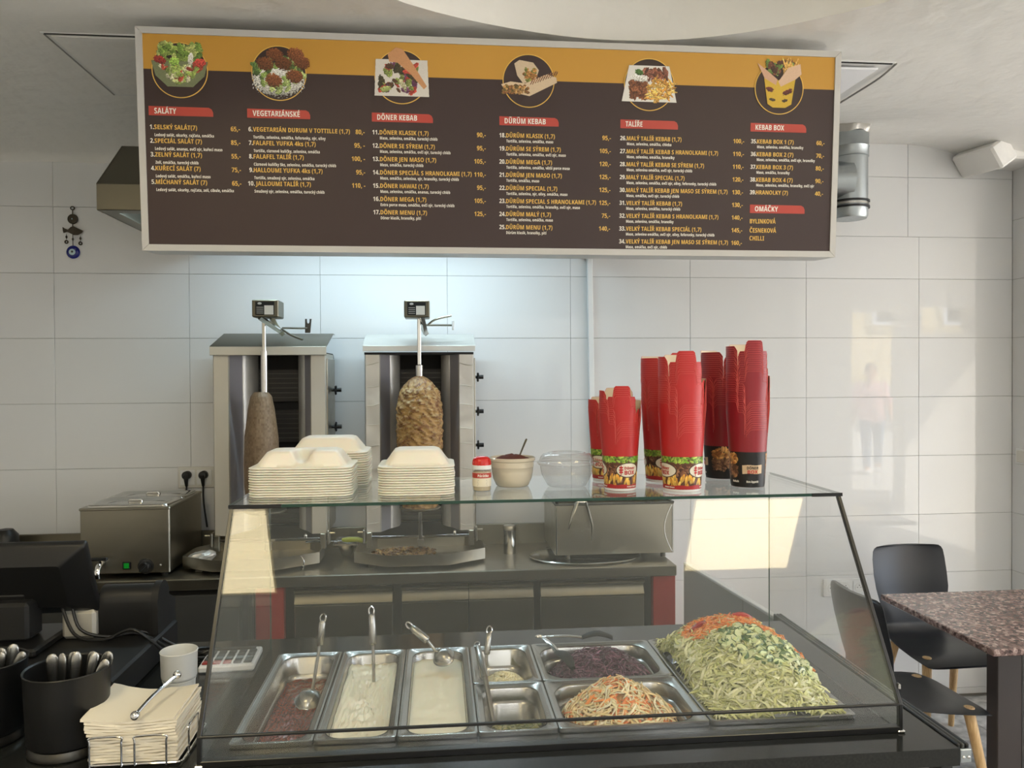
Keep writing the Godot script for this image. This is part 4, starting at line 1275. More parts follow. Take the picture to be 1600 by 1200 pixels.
	for j in nrow:   # rows with one colour per face
		for i in nseg:
			m.col = C[j][i]
			var i2 := (i + 1) % nseg
			var pts := [R[j][i], R[j][i2], R[j + 1][i2], R[j + 1][i]]
			var nr := []
			for v in [[j, i], [j, i2], [j + 1, i2], [j + 1, i]]:
				var A: Vector3 = R[v[0]][(v[1] + 1) % nseg] - R[v[0]][(v[1] - 1 + nseg) % nseg]
				var B: Vector3 = R[mini(v[0] + 1, nrow)][v[1]] - R[maxi(v[0] - 1, 0)][v[1]]
				nr.append(B.cross(A).normalized())
			m.tri(pts[0], pts[1], pts[2], nr[0], nr[1], nr[2])
			m.tri(pts[0], pts[2], pts[3], nr[0], nr[2], nr[3])
	m.col = Color(0.2, 0.12, 0.07)
	m.cap(R[0], Vector3.DOWN)
	m.cap(R[nrow], Vector3.UP)
	var me := obj("kebab_meat", m, X.stir)
	me.position = p + Vector3(-0.026 if first else 0.0, 0, 0.38)
	tag(me, "smooth pale brown pressed meat cone on the left grill" if first else "browned meat cone of stacked slices on the middle grill", "meat", "meat on the spits")
	if not first:
		# shavings lying in the pan
		var mm := MultiMesh.new()
		mm.transform_format = MultiMesh.TRANSFORM_3D
		mm.use_colors = true
		var sv := MB.new()
		sv.sheet([PackedVector3Array([Vector3(-0.012, 0, -0.004), Vector3(0, 0.003, -0.005), Vector3(0.012, 0, -0.003)]), PackedVector3Array([Vector3(-0.011, 0.003, 0), Vector3(0, 0.006, 0), Vector3(0.012, 0.003, 0.001)]), PackedVector3Array([Vector3(-0.012, 0, 0.004), Vector3(0, 0.002, 0.005), Vector3(0.011, 0, 0.004)])])
		mm.mesh = sv.done()
		mm.instance_count = 420
		for k in 420:
			var fx := rnd(-0.21, 0.06)
			var fz := rnd(0.31, 0.43)
			var hgt := 0.028 * (1.0 - pow((fz - 0.36) / 0.075, 2.0)) * (1.0 - pow((fx + 0.075) / 0.15, 4.0))
			mm.set_instance_transform(k, Transform3D(Basis.from_euler(Vector3(rnd(-0.7, 0.7), rnd(0, TAU), rnd(-0.7, 0.7))) * Basis.from_scale(Vector3.ONE * rnd(0.6, 1.2)), Vector3(fx, 0.02 + maxf(0.0, hgt) * rnd(0.2, 1.0), fz)))
			mm.set_instance_color(k, [Color(0.30, 0.17, 0.06), Color(0.20, 0.10, 0.04), Color(0.42, 0.28, 0.11), Color(0.13, 0.06, 0.03)][k % 4])
		var o := MultiMeshInstance3D.new()
		o.name = "meat_shavings"
		o.multimesh = mm
		o.material_override = X.stir
		add_child(o)
		o.position = p
		tag(o, "browned meat shavings lying in the drip pan of the middle grill", "meat", "", "stuff")

func lid_mesh(hx: float, hz: float) -> MB:
	var m := MB.new()
	var rows := []
	for r in [[hx, 0.0, 0.012], [hx, 0.004, 0.012], [hx - 0.004, 0.008, 0.012], [hx - 0.02, 0.008, 0.02], [hx - 0.026, 0.001, 0.02], [hx - 0.05, 0.0, 0.03], [hx - 0.075, 0.004, 0.04]]:
		rows.append(rrect(r[0], hz - (hx - r[0]), r[2] + 0.01, 6, r[1]))
	m.sheet(rows, true, false, false, 0.5)
	m.cap(rows[-1], Vector3.UP)
	return m

func back_things() -> void:
	# food warmer
	var b := thing("food_warmer", "stainless steel food warmer with two lids, green switch and black dial", "warmer", Vector3(-1.2415, 0.86, 0.325))
	obj("body", span(Vector3(-0.171, 0.014, -0.21), Vector3(0.171, 0.272, 0.215), 0.004), X.steel, b)
	obj("rim", span(Vector3(-0.174, 0.268, -0.213), Vector3(0.174, 0.279, 0.22), 0.003), X.steel, b)
	var ft := MB.new()
	for x in [-0.14, 0.14]:
		for z in [-0.19, 0.18]: ft.lathe([[0.0, 0.0], [0.014, 0.0], [0.016, 0.015]], 12, Vector3(x, 0, z))
	obj("foot", ft, X.black_plastic, b)
	for k in 2:
		var ld := obj("lid", lid_mesh(0.158, 0.097), X.steel_bright, b)
		ld.position = Vector3(0, 0.279, -0.1 + 0.2 * k)
		var hd := MB.new()
		var rows := []
		for r in [[0.03, 0.004], [0.03, 0.012], [0.026, 0.016]]: rows.append(rrect(r[0], 0.009, 0.008, 4, r[1]))
		hd.sheet(rows, true)
		hd.cap(rows[-1], Vector3.UP)
		obj("grip", hd, X.steel_bright, ld)
	var sw := obj("switch", span(Vector3(0.049 - 0.06, 0.033, 0.215), Vector3(0.073 - 0.05, 0.062, 0.22), 0.002), X.black_plastic, b)
	var gm := mat("switch_green", rgb(20, 110, 40), 0.25)
	gm.emission_enabled = true
	gm.emission = Color(0.03, 0.4, 0.09)
	gm.emission_energy_multiplier = 0.5
	obj("rocker", span(Vector3(-0.004, 0.037, 0.22), Vector3(0.016, 0.058, 0.223), 0.002), gm, sw)
	var dl := MB.new()
	dl.xf = Transform3D(Basis(Vector3.RIGHT, PI / 2), Vector3(0.078, 0.043, 0.215))
	dl.lathe([[0.0, 0.03], [0.018, 0.03], [0.02, 0.027], [0.0215, 0.006], [0.03, 0.004], [0.031, 0.0]], 32)
	dl.xf = Transform3D(Basis(Vector3(0, 0, 1), -0.8), Vector3(0.078, 0.043, 0.215))
	dl.box(Vector3(0, 0, 0.028), Vector3(0.008, 0.042, 0.012), 0.002)
	obj("dial", dl, X.black_plastic, b)
	var sc := MB.new()
	sc.ball(Vector3(0.135, 0.046, 0.215), Vector3(0.005, 0.005, 0.003), 10, 5)
	obj("screw", sc, X.steel_bright, b)
	var tp := MB.new()
	tp.tube(curve([Vector3(-0.085, 0.06, 0.213), Vector3(-0.085, 0.06, 0.25), Vector3(-0.085, 0.035, 0.268), Vector3(-0.085, 0.012, 0.27)], 5), 0.012, 12)
	var tap := obj("drain_tap", tp, X.chrome, b)
	obj("tap_lever", span(Vector3(-0.125, 0.075, 0.235), Vector3(-0.055, 0.088, 0.252), 0.004), X.black_plastic, tap)
	# dark steel jar at the far left edge
	var pot := thing("dark_pot", "dark pot with a rounded lid at the left edge, on the worktop", "pot", Vector3(-1.87, 0.955, 0.2))
	# stands on a small steel shelf box
	obj("body", lathed([[0.0, -0.095], [0.05, -0.095], [0.055, -0.04], [0.05, 0.02], [0.03, 0.045], [0.0, 0.05]], 24), X.black_plastic, pot)
	# chip box on a round tray
	var pl := thing("oval_tray", "flat oval steel tray with a bright rolled rim under the chip box", "tray", Vector3(0.637, 0.86, 0.412))
	var pm := MB.new()
	pm.lathe([[0.0, 0.001], [0.235, 0.001], [0.243, 0.004], [0.246, 0.009], [0.243, 0.011], [0.238, 0.008], [0.228, 0.004], [0.0, 0.0035]], 64, Vector3(), 1.0, 0.64)
	obj("dish", pm, X.steel_bright, pl)
	var c := thing("chip_box", "open stainless steel chip box with a bright curved edge at its right end", "container", Vector3(0.756, 0.864, 0.3))
	obj("front_wall", span(Vector3(-0.257, 0.022, 0.178), Vector3(0.257, 0.236, 0.182), 0.001), X.steel, c)
	obj("rear_wall", span(Vector3(-0.257, 0.022, -0.16), Vector3(0.257, 0.25, -0.156), 0.001), X.steel_dull, c)
	for s in [-1.0, 1.0]:
		obj("end_wall", span(Vector3(s * 0.257 - 0.002, 0.022, -0.16), Vector3(s * 0.257 + 0.002, 0.24, 0.182), 0.001), X.steel, c)
	obj("floor", span(Vector3(-0.255, 0.022, -0.158), Vector3(0.255, 0.03, 0.18)), X.steel_dull, c)
	var rm := MB.new()
	rm.box(Vector3(0, 0.238, 0.178), Vector3(0.52, 0.008, 0.014), 0.002)
	for s in [-1.0, 1.0]: rm.box(Vector3(s * 0.256, 0.241, 0.01), Vector3(0.014, 0.008, 0.34), 0.002)
	obj("rim", rm, X.steel_dark, c)
	var eg := MB.new()
	for s in [-1.0, 1.0]: eg.box(Vector3(s * 0.2545, 0.128, 0.1835), Vector3(0.006, 0.208, 0.005), 0.001)
	obj("corner_strip", eg, X.steel_bright, c)
	var arc := []
	for i in 13:
		var q := float(i) / 12
		arc.append(Vector3(0.25 - 0.033 * sin(PI * q), 0.03 + 0.2 * q, 0.1838))
	obj("curved_trim", tubed(arc, 0.0022, 6), X.white_plastic, c)
	obj("hinge_knob", lathed([[0.0, 0.0], [0.008, 0.0], [0.009, 0.01], [0.0, 0.013]], 14, Vector3(-0.25, 0.242, 0.176)), X.black_plastic, c)
	var fe := MB.new()
	for x in [-0.2, 0.22]:
		for z in [-0.12, 0.15]: fe.lathe([[0.0, 0.0], [0.012, 0.0], [0.012, 0.023]], 10, Vector3(x, 0, z))
	obj("foot", fe, X.steel_dark, c)
	# tongs hooked over the front wall
	var tg := thing("tongs", "plain steel tongs hooked over the front of the chip box", "tongs", Vector3(0.6, 1.1, 0.49))
	obj("hinge", tubed([Vector3(-0.012, 0.012, -0.005), Vector3(0.03, 0.012, -0.005)], 0.012, 10), X.steel_bright, tg)
	obj("arm", tubed(curve([Vector3(-0.01, 0.014, 0.0), Vector3(-0.03, -0.03, 0.012), Vector3(-0.042, -0.07, 0.014), Vector3(-0.05, -0.1, 0.01)], 4), [0.012, 0.012, 0.012, 0.012, 0.011, 0.010, 0.009, 0.008, 0.008, 0.007, 0.006, 0.005, 0.004], 6, false, 0.5), X.pan_steel, tg)
	obj("arm", tubed(curve([Vector3(0.028, 0.014, 0.0), Vector3(0.042, -0.04, 0.014), Vector3(0.052, -0.09, 0.016), Vector3(0.05, -0.15, 0.012)], 4), [0.012, 0.012, 0.012, 0.012, 0.012, 0.012, 0.011, 0.010, 0.009, 0.009, 0.008, 0.006, 0.005], 6, false, 0.5), X.pan_steel, tg)
	# shaker can
	var sh := thing("shaker_can", "small plain steel shaker can standing on the worktop right of the grill", "shaker", Vector3(0.318, 0.86, 0.3))
	obj("can", lathed([[0.0, 0.0], [0.027, 0.0], [0.0275, 0.003], [0.0275, 0.108], [0.0, 0.108]], 28), X.steel_bright, sh)
	obj("cap", lathed([[0.0275, 0.106], [0.0295, 0.107], [0.0295, 0.123], [0.027, 0.126], [0.0, 0.127]], 28), X.steel, sh)
	# bits between the grills
	var gn := thing("steel_pan", "small steel pan standing on the worktop between the two grills", "pan", Vector3(-0.405, 0.86, 0.24))
	gn_pan(gn, 0.055, 0.08, 0.065, 0.065)
	var kn := thing("kebab_knife", "knife with a yellow green handle lying across the pan between the grills", "knife", Vector3(-0.415, 0.94, 0.31), 0.05)
	obj("blade", span(Vector3(-0.16, -0.004, -0.012), Vector3(0.0, -0.001, 0.012), 0.001), X.steel_bright, kn)
	var gh := mat("handle_green", rgb(150, 158, 40), 0.4)
	obj("handle", tubed([Vector3(-0.005, 0, 0), Vector3(0.02, 0.001, 0), Vector3(0.06, 0.0, 0), Vector3(0.085, -0.006, 0), Vector3(0.1, -0.012, 0)], [0.008, 0.012, 0.011, 0.011, 0.007], 10), gh, kn)
	# foil packet on the left pan
	var fp := MB.new()
	var ns := noise(9.0, 9, 3)
	var rows := []
	for j in 12:
		var row := PackedVector3Array()
		for i in 20:
			var a := TAU * i / 20
			var f := float(j) / 11
			var k := 0.026 * pow(maxf(sin(PI * clampf(f, 0.02, 0.98)), 0.0), 0.35) * (1.0 + 0.35 * ns.get_noise_3d(cos(a) * 0.2, sin(a) * 0.2, f * 0.4))
			row.append(Vector3(-0.06 + 0.12 * f, cos(a) * k * 0.95, sin(a) * k * 1.2))
		rows.append(row)
	fp.sheet(rows, true, false, false, 0.9)
	var fo := obj("foil_packet", fp, X.foil)
	fo.position = Vector3(-0.985, 0.905, 0.42)
	fo.rotation = Vector3(0, 0.25, 0.18)
	tag(fo, "crumpled silver foil packet on the left edge of the drip pan", "packet")

# steel food pan hanging by its rim at y = 0 (or standing, when lift is its depth)
func gn_pan(t: Node3D, hx: float, hz: float, deep: float, lift := 0.0) -> void:
	var m := MB.new()
	var rows := []
	var R := minf(hx, hz) * 0.42
	var st := [[0.0, -0.008, 0.010], [0.0, 0.0, 0.011], [-0.003, 0.0015, 0.011], [-0.008, 0.0, 0.012], [-0.011, -0.0022, 0.016], [-0.016, -0.003, R], [-0.02, -0.008, R], [-0.022, -deep * 0.35, R], [-0.024, -deep * 0.36, R], [-0.029, -deep * 0.42, R], [-0.031, -deep * 0.85, R], [-0.038, -deep * 0.97, R * 0.9], [-0.05, -deep, R * 0.8]]
	for s in st: rows.append(rrect(hx + s[0], hz + s[0], s[2], 7, s[1] + lift))
	m.sheet(rows, true, false, false, 0.6)
	m.cap(rows[-1], Vector3.UP)
	# outside skin
	var low := []
	for s in [[-0.02, -0.004, R], [-0.0235, -deep * 0.36, R], [-0.0325, -deep * 0.85, R], [-0.05, -deep - 0.0012, R * 0.8]]: low.append(rrect(hx + s[0] + 0.0016, hz + s[0] + 0.0016, s[2], 7, s[1] + lift))
	m.sheet(low, true, false, true, 0.6)
	m.cap(low[-1], Vector3.DOWN)
	obj("pan_shell", m, X.pan_steel, t)

func front_counter() -> void:
	var c := thing("granite_counter", "black granite counter top carrying the glass salad case, cutlery and napkins", "counter", Vector3(0, 0.89, 0))
	var m := MB.new()
	var cut := [-0.424, 0.914, 1.605, 2.124]
	for b in [[-3.0, 1.06, 2.124, 2.28], [-3.0, 1.06, 1.445, 1.605], [-3.0, -0.424, 1.605, 2.124], [0.914, 1.06, 1.605, 2.124]]:
		m.box(Vector3((b[0] + b[1]) / 2, -0.018, (b[2] + b[3]) / 2), Vector3(b[1] - b[0], 0.036, b[3] - b[2]))
	obj("slab", m, X.granite, c)
	var s := thing("counter_base", "pale grey counter front with black end post under the granite top", "cabinet", Vector3(0, 0, 0))
	obj("front_panel", span(Vector3(-3.0, 0.08, 2.2), Vector3(1.03, 0.853, 2.225)), X.grey_board, s)
	obj("rear_panel", span(Vector3(-3.0, 0.08, 1.46), Vector3(1.03, 0.853, 1.475)), X.steel_dark, s)
	obj("end_panel", span(Vector3(1.03, 0.0, 1.46), Vector3(1.058, 0.853, 2.262), 0.002), X.black_trim, s)
	obj("plinth", span(Vector3(-3.0, 0.0, 1.5), Vector3(1.03, 0.08, 2.16)), X.black_matt, s)
	obj("well_floor", span(Vector3(-0.43, 0.66, 1.5), Vector3(0.92, 0.68, 2.19)), X.steel_dark, s)
	var r := thing("tray_rail", "triple black rail along the right edge of the granite counter", "rail", Vector3(1.06, 0.892, 1.385))
	for k in 3:
		obj("track", span(Vector3(0.001 + 0.0095 * k, -0.03, 0.0), Vector3(0.0085 + 0.0095 * k, 0.002, 0.885), 0.002), X.black_trim if k != 1 else X.dark_grey, r)
	obj("end_bracket", span(Vector3(0.002, -0.034, 0.885), Vector3(0.027, -0.006, 0.893), 0.002), X.zinc, r)
	var sc := MB.new()
	for k in 2: sc.ball(Vector3(0.009 + 0.011 * k, -0.022, 0.894), Vector3(0.0035, 0.0035, 0.002), 8, 4)
	obj("screw", sc, X.steel_bright, r)

func glass_case() -> void:
	var x0 := -0.47
	var x1 := 0.982
	var c := thing("glass_case", "glass display case with sloping front over the salad pans and a glass shelf on top", "display case", Vector3(0, 0.89, 0))
	var b := 0.06
	var top := 0.467
	var zf := 2.2
	var zt := 1.942
	var zr := 1.535
	var sl := Vector3(0, top - b, zt - zf)
	var len_ := sl.length()
	var t := 0.006
	obj("lower_front_pane", span(Vector3(x0 + 0.004, 0.004, zf - t), Vector3(x1 - 0.004, b, zf)), X.glass, c)
	var sp := MB.new()
	sp.xf = Transform3D(Basis(Vector3.RIGHT, atan2(zt - zf, top - b)), Vector3(0, b, zf))
	sp.box(Vector3((x0 + x1) / 2, len_ / 2 + 0.001, -t / 2), Vector3(x1 - x0 - 0.008, len_ - 0.006, t))
	obj("sloping_pane", sp, X.glass, c)
	for x in [x0, x1]:
		var sd := MB.new()
		sd.xf = Transform3D(Basis(Vector3(0, 0, 1), Vector3(0, 1, 0), Vector3(-1, 0, 0)), Vector3(x, 0, 0))
		sd.prism([Vector2(zr, 0.0), Vector2(zf - t, 0.0), Vector2(zf - t, b), Vector2(zt - t, top), Vector2(zr, top)], -t / 2, t / 2, 0.99)
		obj("side_pane", sd, X.glass, c)
		var ed := MB.new()
		var w := 0.0085
		var o := 0.0045 if x > 0 else -0.0045
		ed.box(Vector3(x, b / 2, zf - 0.004), Vector3(w, b, 0.011), 0.001)
		ed.xf = sp.xf
		ed.box(Vector3(x, len_ / 2, -0.004), Vector3(w, len_ + 0.004, 0.011), 0.001)
		obj("edge_seal", ed, X.black_trim, c)
		var rs := MB.new()
		rs.box(Vector3(x, top / 2, zr), Vector3(0.003, top, 0.002))
		obj("rear_edge", rs, X.glass_edge, c)
		obj("clip", span(Vector3(x - 0.008, 0.0, zf - 0.01), Vector3(x + 0.008, 0.006, zf + 0.006), 0.002), X.chrome, c)
	obj("clip", boxm(Vector3(x1 + 0.006, b + 0.032, zf - 0.018), Vector3(0.006, 0.012, 0.012), 0.002), X.chrome, c)
	obj("front_seal", span(Vector3(x0, b - 0.0025, zf - 0.0065), Vector3(x1, b + 0.0025, zf + 0.0012), 0.0008), X.black_trim, c)
	obj("base_strip", span(Vector3(x0 + 0.002, 0.0, zf - 0.016), Vector3(x1 - 0.002, 0.013, zf + 0.002), 0.001), X.black_trim, c)
	var sh := obj("shelf", span(Vector3(x0 - 0.006, top, zr - 0.01), Vector3(x1 + 0.006, top + 0.0075, zt)), X.glass_shelf, c)
	obj("shelf_edge", span(Vector3(x0 + 0.112, top + 0.0003, zt), Vector3(x1 - 0.07, top + 0.0072, zt + 0.0015)), X.glass_edge, sh, "dark green polished front edge")
	obj("corner_seal", boxm(Vector3(x0 + 0.053, top + 0.0035, zt + 0.001), Vector3(0.118, 0.0085, 0.004), 0.0006), X.black_trim, sh)
	obj("corner_seal", boxm(Vector3(x1 - 0.031, top + 0.0035, zt + 0.001), Vector3(0.078, 0.0085, 0.004), 0.0006), X.black_trim, sh)
	obj("side_edge", span(Vector3(x1 + 0.006, top + 0.0005, zr - 0.01), Vector3(x1 + 0.0072, top + 0.007, zt), 0.0), X.glass_edge, sh)
	obj("side_edge", span(Vector3(x0 - 0.0072, top + 0.0005, zr - 0.01), Vector3(x0 - 0.006, top + 0.007, zt), 0.0), X.glass_edge, sh)

# ---- pans and food
func surface_in(hx: float, hz: float, r: float, f: Callable, n := 26) -> MB:
	# a food surface filling a rounded rectangle; f(x, z) gives its height
	var m := MB.new()
	var rows := []
	for j in n + 1:
		var k := maxf(0.015, float(j) / n)
		var row := PackedVector3Array()
		for p in dense(rrect(hx * k, hz * k, r * k, 8), 18, 8):
			row.append(Vector3(p.x, f.call(p.x, p.z), p.z))
		rows.append(row)
	m.sheet(rows, true, false, true, 0.2)
	m.cap(rows[0], Vector3.UP)
	return m

func strands(called: String, mesh_: Mesh, count: int, place: Callable, cols: Array, label: String, category: String, mm: Material) -> void:
	var q := MultiMesh.new()
	q.transform_format = MultiMesh.TRANSFORM_3D
	q.use_colors = true
	q.mesh = mesh_
	q.instance_count = count
	for k in count:
		q.set_instance_transform(k, place.call())
		var c: Color = cols[rng.randi() % cols.size()]
		var g := rnd(0.85, 1.12)
		q.set_instance_color(k, Color(c.r * g, c.g * g, c.b * g))
	var o := MultiMeshInstance3D.new()
	o.name = numbered(called)
	o.multimesh = q
	o.material_override = mm
	add_child(o)
	tag(o, label, category, "", "stuff")

# a curved strip of vegetable, one unit long
func strip(w: float, thick: float, bend: float, twist := 0.3) -> Mesh:
	var m := MB.new()
	var rows := []
	for j in 7:
		var f := float(j) / 6 - 0.5
		var row := PackedVector3Array()
		var ww := w * (1.0 - 0.6 * pow(absf(f) * 2.0, 3.0))
		for i in 6:
			var a := TAU * i / 6
			var p := Vector3(f, cos(a) * thick, sin(a) * ww)
			p = p.rotated(Vector3.RIGHT, f * twist)
			p.y += bend * (0.25 - f * f)
			p.z += bend * 0.7 * sin(f * 4.0) * f
			row.append(p)
		rows.append(row)
	m.sheet(rows, true, false, false, 0.4)
	m.cap(rows[0], Vector3.LEFT)
	m.cap(rows[6], Vector3.RIGHT)
	return m.done()

# lay something tangent to a heap h(x, z), poking up a little
func on_heap(h: Callable, x: float, z: float, tilt: float, size: Vector3, lift := 0.0) -> Transform3D:
	var e := 0.004
	var y: float = h.call(x, z)
	var n := Vector3(h.call(x - e, z) - h.call(x + e, z), 2 * e, h.call(x, z - e) - h.call(x, z + e)).normalized()
	var d := Vector3(cos(0.0), 0, 0).rotated(Vector3.UP, rnd(0, TAU))
	d = (d - n * d.dot(n)).normalized()
	var bs := Basis(d, n, d.cross(n))
	bs = bs * Basis.from_euler(Vector3(rnd(-tilt, tilt) * 1.6, 0, rnd(-tilt, tilt)))
	return Transform3D(bs * Basis.from_scale(size), Vector3(x, y, z) + n * lift)

func ladle(called: String, label: String, category: String, a: Vector3, b: Vector3, bowl: Vector3, br: Vector3, face: Vector3, thick := 0.0112) -> void:
	# handle end a, end of the thick handle b, then a thin shank to the bowl
	var t := thing(called, label, category, a, 0.0, "serving spoons in the salad case")
	var B := b - a
	var d := B.normalized()
	obj("handle", tubed([Vector3() + d * 0.012, d * 0.018, B * 0.5, B * 0.96, B], [thick * 0.55, thick * 0.9, thick, thick, thick * 0.8], 12, false, 0.9), X.pan_steel, t)
	var lp := []
	var side := d.cross(Vector3(0, 0, 1)).normalized()
	for i in 12: lp.append(d * (0.006 + 0.011 * cos(TAU * i / 12)) + side * 0.007 * sin(TAU * i / 12))
	obj("hanging_loop", tubed(lp, 0.0022, 6, true), X.steel_bright, t)
	var e := bowl - a
	if br == Vector3.ZERO:
		obj("shank", tubed([B, e], [0.0068, 0.0055], 8), X.pan_steel, t)
		return
	var up := face.normalized()
	var ax := (e - B)
	ax = (ax - up * ax.dot(up)).normalized()
	var start := e - ax * br.x
	obj("shank", tubed(curve([B, B.lerp(start, 0.6) + up * 0.002, start], 4), 0.0062, 8, false, 0.7), X.pan_steel, t)
	var m := MB.new()
	m.xf = Transform3D(Basis(ax, up, ax.cross(up)), e)
	var rows := []
	for ring in [[1.0, 0.0], [0.97, 0.0], [0.9, -0.2], [0.75, -0.55], [0.5, -0.82], [0.2, -0.96], [0.02, -1.0]]:
		var row := PackedVector3Array()
		for i in 28:
			var q := TAU * i / 28
			row.append(Vector3(cos(q) * ring[0] * br.x * (1.0 + 0.12 * cos(q) * absf(cos(q))), ring[1] * br.y, sin(q) * ring[0] * br.z))
		rows.append(row)
	m.sheet(rows, true, false, true, 0.3)
	var out := []
	for row in rows:
		var r2 := PackedVector3Array()
		for p in row: r2.append(p * 1.03 + Vector3(0, -0.001, 0))
		out.append(r2)
	m.sheet(out, true, false, false, 0.3)
	obj("bowl", m, X.pan_steel, t)

func food(called: String, m: MB, mm: Material, at: Vector3, label: String, category: String) -> void:
	var o := obj(called, m, mm)
	o.position = at
	tag(o, label, category, "", "stuff")

func pans() -> void:
	var g := 0.01
	var xs := -0.43
	var y := 0.9
	var zc := 1.8645
	var names := ["long steel food pan of brown red sauce at the left of the case", "long steel food pan of thick white sauce, second from the left", "long steel food pan of smooth white sauce, third from the left"]
	for k in 3:
		var cx := xs + 0.08125 + k * (0.1625 + g)
		var t := thing("food_pan", names[k], "food pan", Vector3(cx, y, zc), 0, "steel food pans")
		gn_pan(t, 0.085, 0.266, 0.14)
	var qx := xs + 3 * (0.1625 + g) + 0.08125
	for k in 2:
		var t := thing("food_pan", ["small steel food pan of grated cheese, in the rear row", "small steel food pan nearly empty with green peppers, in the front row"][k], "food pan", Vector3(qx, y, 1.7315 + 0.266 * k), 0, "steel food pans")
		gn_pan(t, 0.085, 0.1325, 0.14 if k == 0 else 0.1)
	var hx := xs + 4 * (0.1625 + g) + 0.1625
	for k in 2:
		var t := thing("food_pan", ["wide steel food pan of red cabbage, in the rear row", "wide steel food pan of cabbage and carrot slaw, in the front row"][k], "food pan", Vector3(hx, y, 1.7315 + 0.266 * k), 0, "steel food pans")
		gn_pan(t, 0.166, 0.1325, 0.1)
	var fx := xs + 4 * (0.1625 + g) + 0.325 + g + 0.1625
	var ft := thing("food_pan", "largest steel food pan at the right, heaped with lettuce salad", "food pan", Vector3(fx, y, zc), 0, "steel food pans")
	gn_pan(ft, 0.1655, 0.266, 0.065)
	# sauces
	var ns := noise(1.0, 5, 4)
	var s1 := mat("sauce_red", Color.WHITE, 0.22)
	s1.albedo_texture = ntex(noise(0.05, 61, 4), [rgb(84, 34, 16), rgb(104, 43, 19), rgb(126, 56, 26)], [0.25, 0.5, 0.8])
	tri_map(s1, 5.0)
	var x1 := xs + 0.08125
	food("tomato_sauce", surface_in(0.0555, 0.236, 0.034, func(x, z): return 0.003 * ns.get_noise_2d(x * 40.0, z * 40.0) + 0.004 * ns.get_noise_2d(x * 130.0, z * 130.0) * smoothstep(-0.1, 0.05, z) + 0.004 * z, 34), s1, Vector3(x1, y - 0.06, zc), "lumpy brown red tomato sauce in the leftmost pan", "sauce")
	var s2 := mat("sauce_white", rgb(236, 229, 203), 0.3)
	s2.subsurf_scatter_enabled = true
	s2.subsurf_scatter_strength = 0.1
	var x2 := x1 + 0.1725
	food("yogurt_sauce", surface_in(0.0632, 0.2445, 0.034, func(x, z): return 0.0065 * ns.get_noise_2d(x * 26.0 + 3.0 * ns.get_noise_2d(x * 9.0, z * 9.0), z * 20.0) + 0.003 * ns.get_noise_2d(x * 70.0, z * 60.0) + 0.005 * smoothstep(0.03, 0.06, absf(x)), 34), s2, Vector3(x2, y - 0.030, zc), "thick white yogurt sauce with stirred ridges in the second pan", "sauce")
	food("garlic_sauce", surface_in(0.0635, 0.2448, 0.034, func(x, z): return 0.0022 * ns.get_noise_2d(x * 20.0, z * 16.0), 24), s2, Vector3(x2 + 0.1725, y - 0.024, zc), "smooth creamy white garlic sauce in the third pan", "sauce")
	# cheese, peppers
	var ch: Callable = func(x, z): return 0.826 + 0.062 * maxf(0.0, 1.0 - pow(Vector2((x - qx) / 0.085, (z - 1.785) / 0.12).length(), 1.8))
	var chm := MB.new()
	chm = surface_in(0.049, 0.098, 0.032, func(x, z): return ch.call(x + qx, z + 1.7315) - 0.826, 14)
	var cheese_mat := mat("cheese_base", rgb(222, 208, 150), 0.6)
	food("cheese_bed", chm, cheese_mat, Vector3(qx, 0.822, 1.7315), "bed of grated white cheese in the small rear pan", "cheese")
	strands("grated_cheese", strip(0.16, 0.11, 0.1), 900, func():
		var x := qx + rnd(-0.047, 0.047)
		var z := 1.7315 + rnd(-0.095, 0.095)
		return on_heap(ch, x, z, 0.5, Vector3.ONE * rnd(0.008, 0.016), 0.001), [Color(0.76, 0.68, 0.40), Color(0.82, 0.75, 0.50), Color(0.70, 0.60, 0.32)], "loose grains of grated white cheese", "cheese", X.wet)
	var pz := 1.9975
	var pp: Callable = func(x, z): return 0.806 + 0.064 * smoothstep(-0.06, 0.05, z - pz + 0.25 * (x - 0.17))
	strands("chopped_peppers", strip(0.2, 0.1, 0.5), 420, func():
		return on_heap(pp, qx + rnd(-0.05, 0.053), pz + rnd(-0.03, 0.1), 0.6, Vector3.ONE * rnd(0.012, 0.024), 0.003), [Color(0.12, 0.13, 0.03), Color(0.20, 0.19, 0.06), Color(0.07, 0.085, 0.02), Color(0.25, 0.23, 0.09)], "chopped green peppers at the bottom of the small front pan", "peppers", X.wet)
	# red cabbage
	var rz := 1.7315
	var rc: Callable = func(x, z): return 0.842 + 0.076 * maxf(0.0, 1.0 - pow(Vector2((x - hx - 0.005) / 0.14, (z - rz - 0.005) / 0.125).length(), 2.0))
	var dark := mat("cabbage_base", rgb(38, 18, 28), 0.6)
	food("cabbage_bed", surface_in(0.128, 0.098, 0.05, func(x, z): return rc.call(x + hx, z + rz) - 0.842, 14), dark, Vector3(hx, 0.839, rz), "bed of red cabbage in the wide rear pan", "cabbage")
	strands("red_cabbage", strip(0.05, 0.022, 0.5, 2.0), 1100, func():
		var a := rnd(0, TAU)
		var q := sqrt(rnd(0, 1))
		return on_heap(rc, hx + cos(a) * q * 0.122, rz + sin(a) * q * 0.094, 0.45, Vector3.ONE * rnd(0.022, 0.046), 0.003), [Color(0.055, 0.014, 0.032), Color(0.085, 0.022, 0.05), Color(0.035, 0.009, 0.02), Color(0.12, 0.035, 0.07), Color(0.24, 0.11, 0.16)], "shredded red cabbage heaped in the wide rear pan", "cabbage", X.wet)
	# slaw
	var wz := 1.9975
	var sw: Callable = func(x, z): return 0.845 + 0.098 * maxf(0.0, 1.0 - pow(Vector2((x - hx + 0.01) / 0.145, (z - wz - 0.005) / 0.125).length(), 1.35))
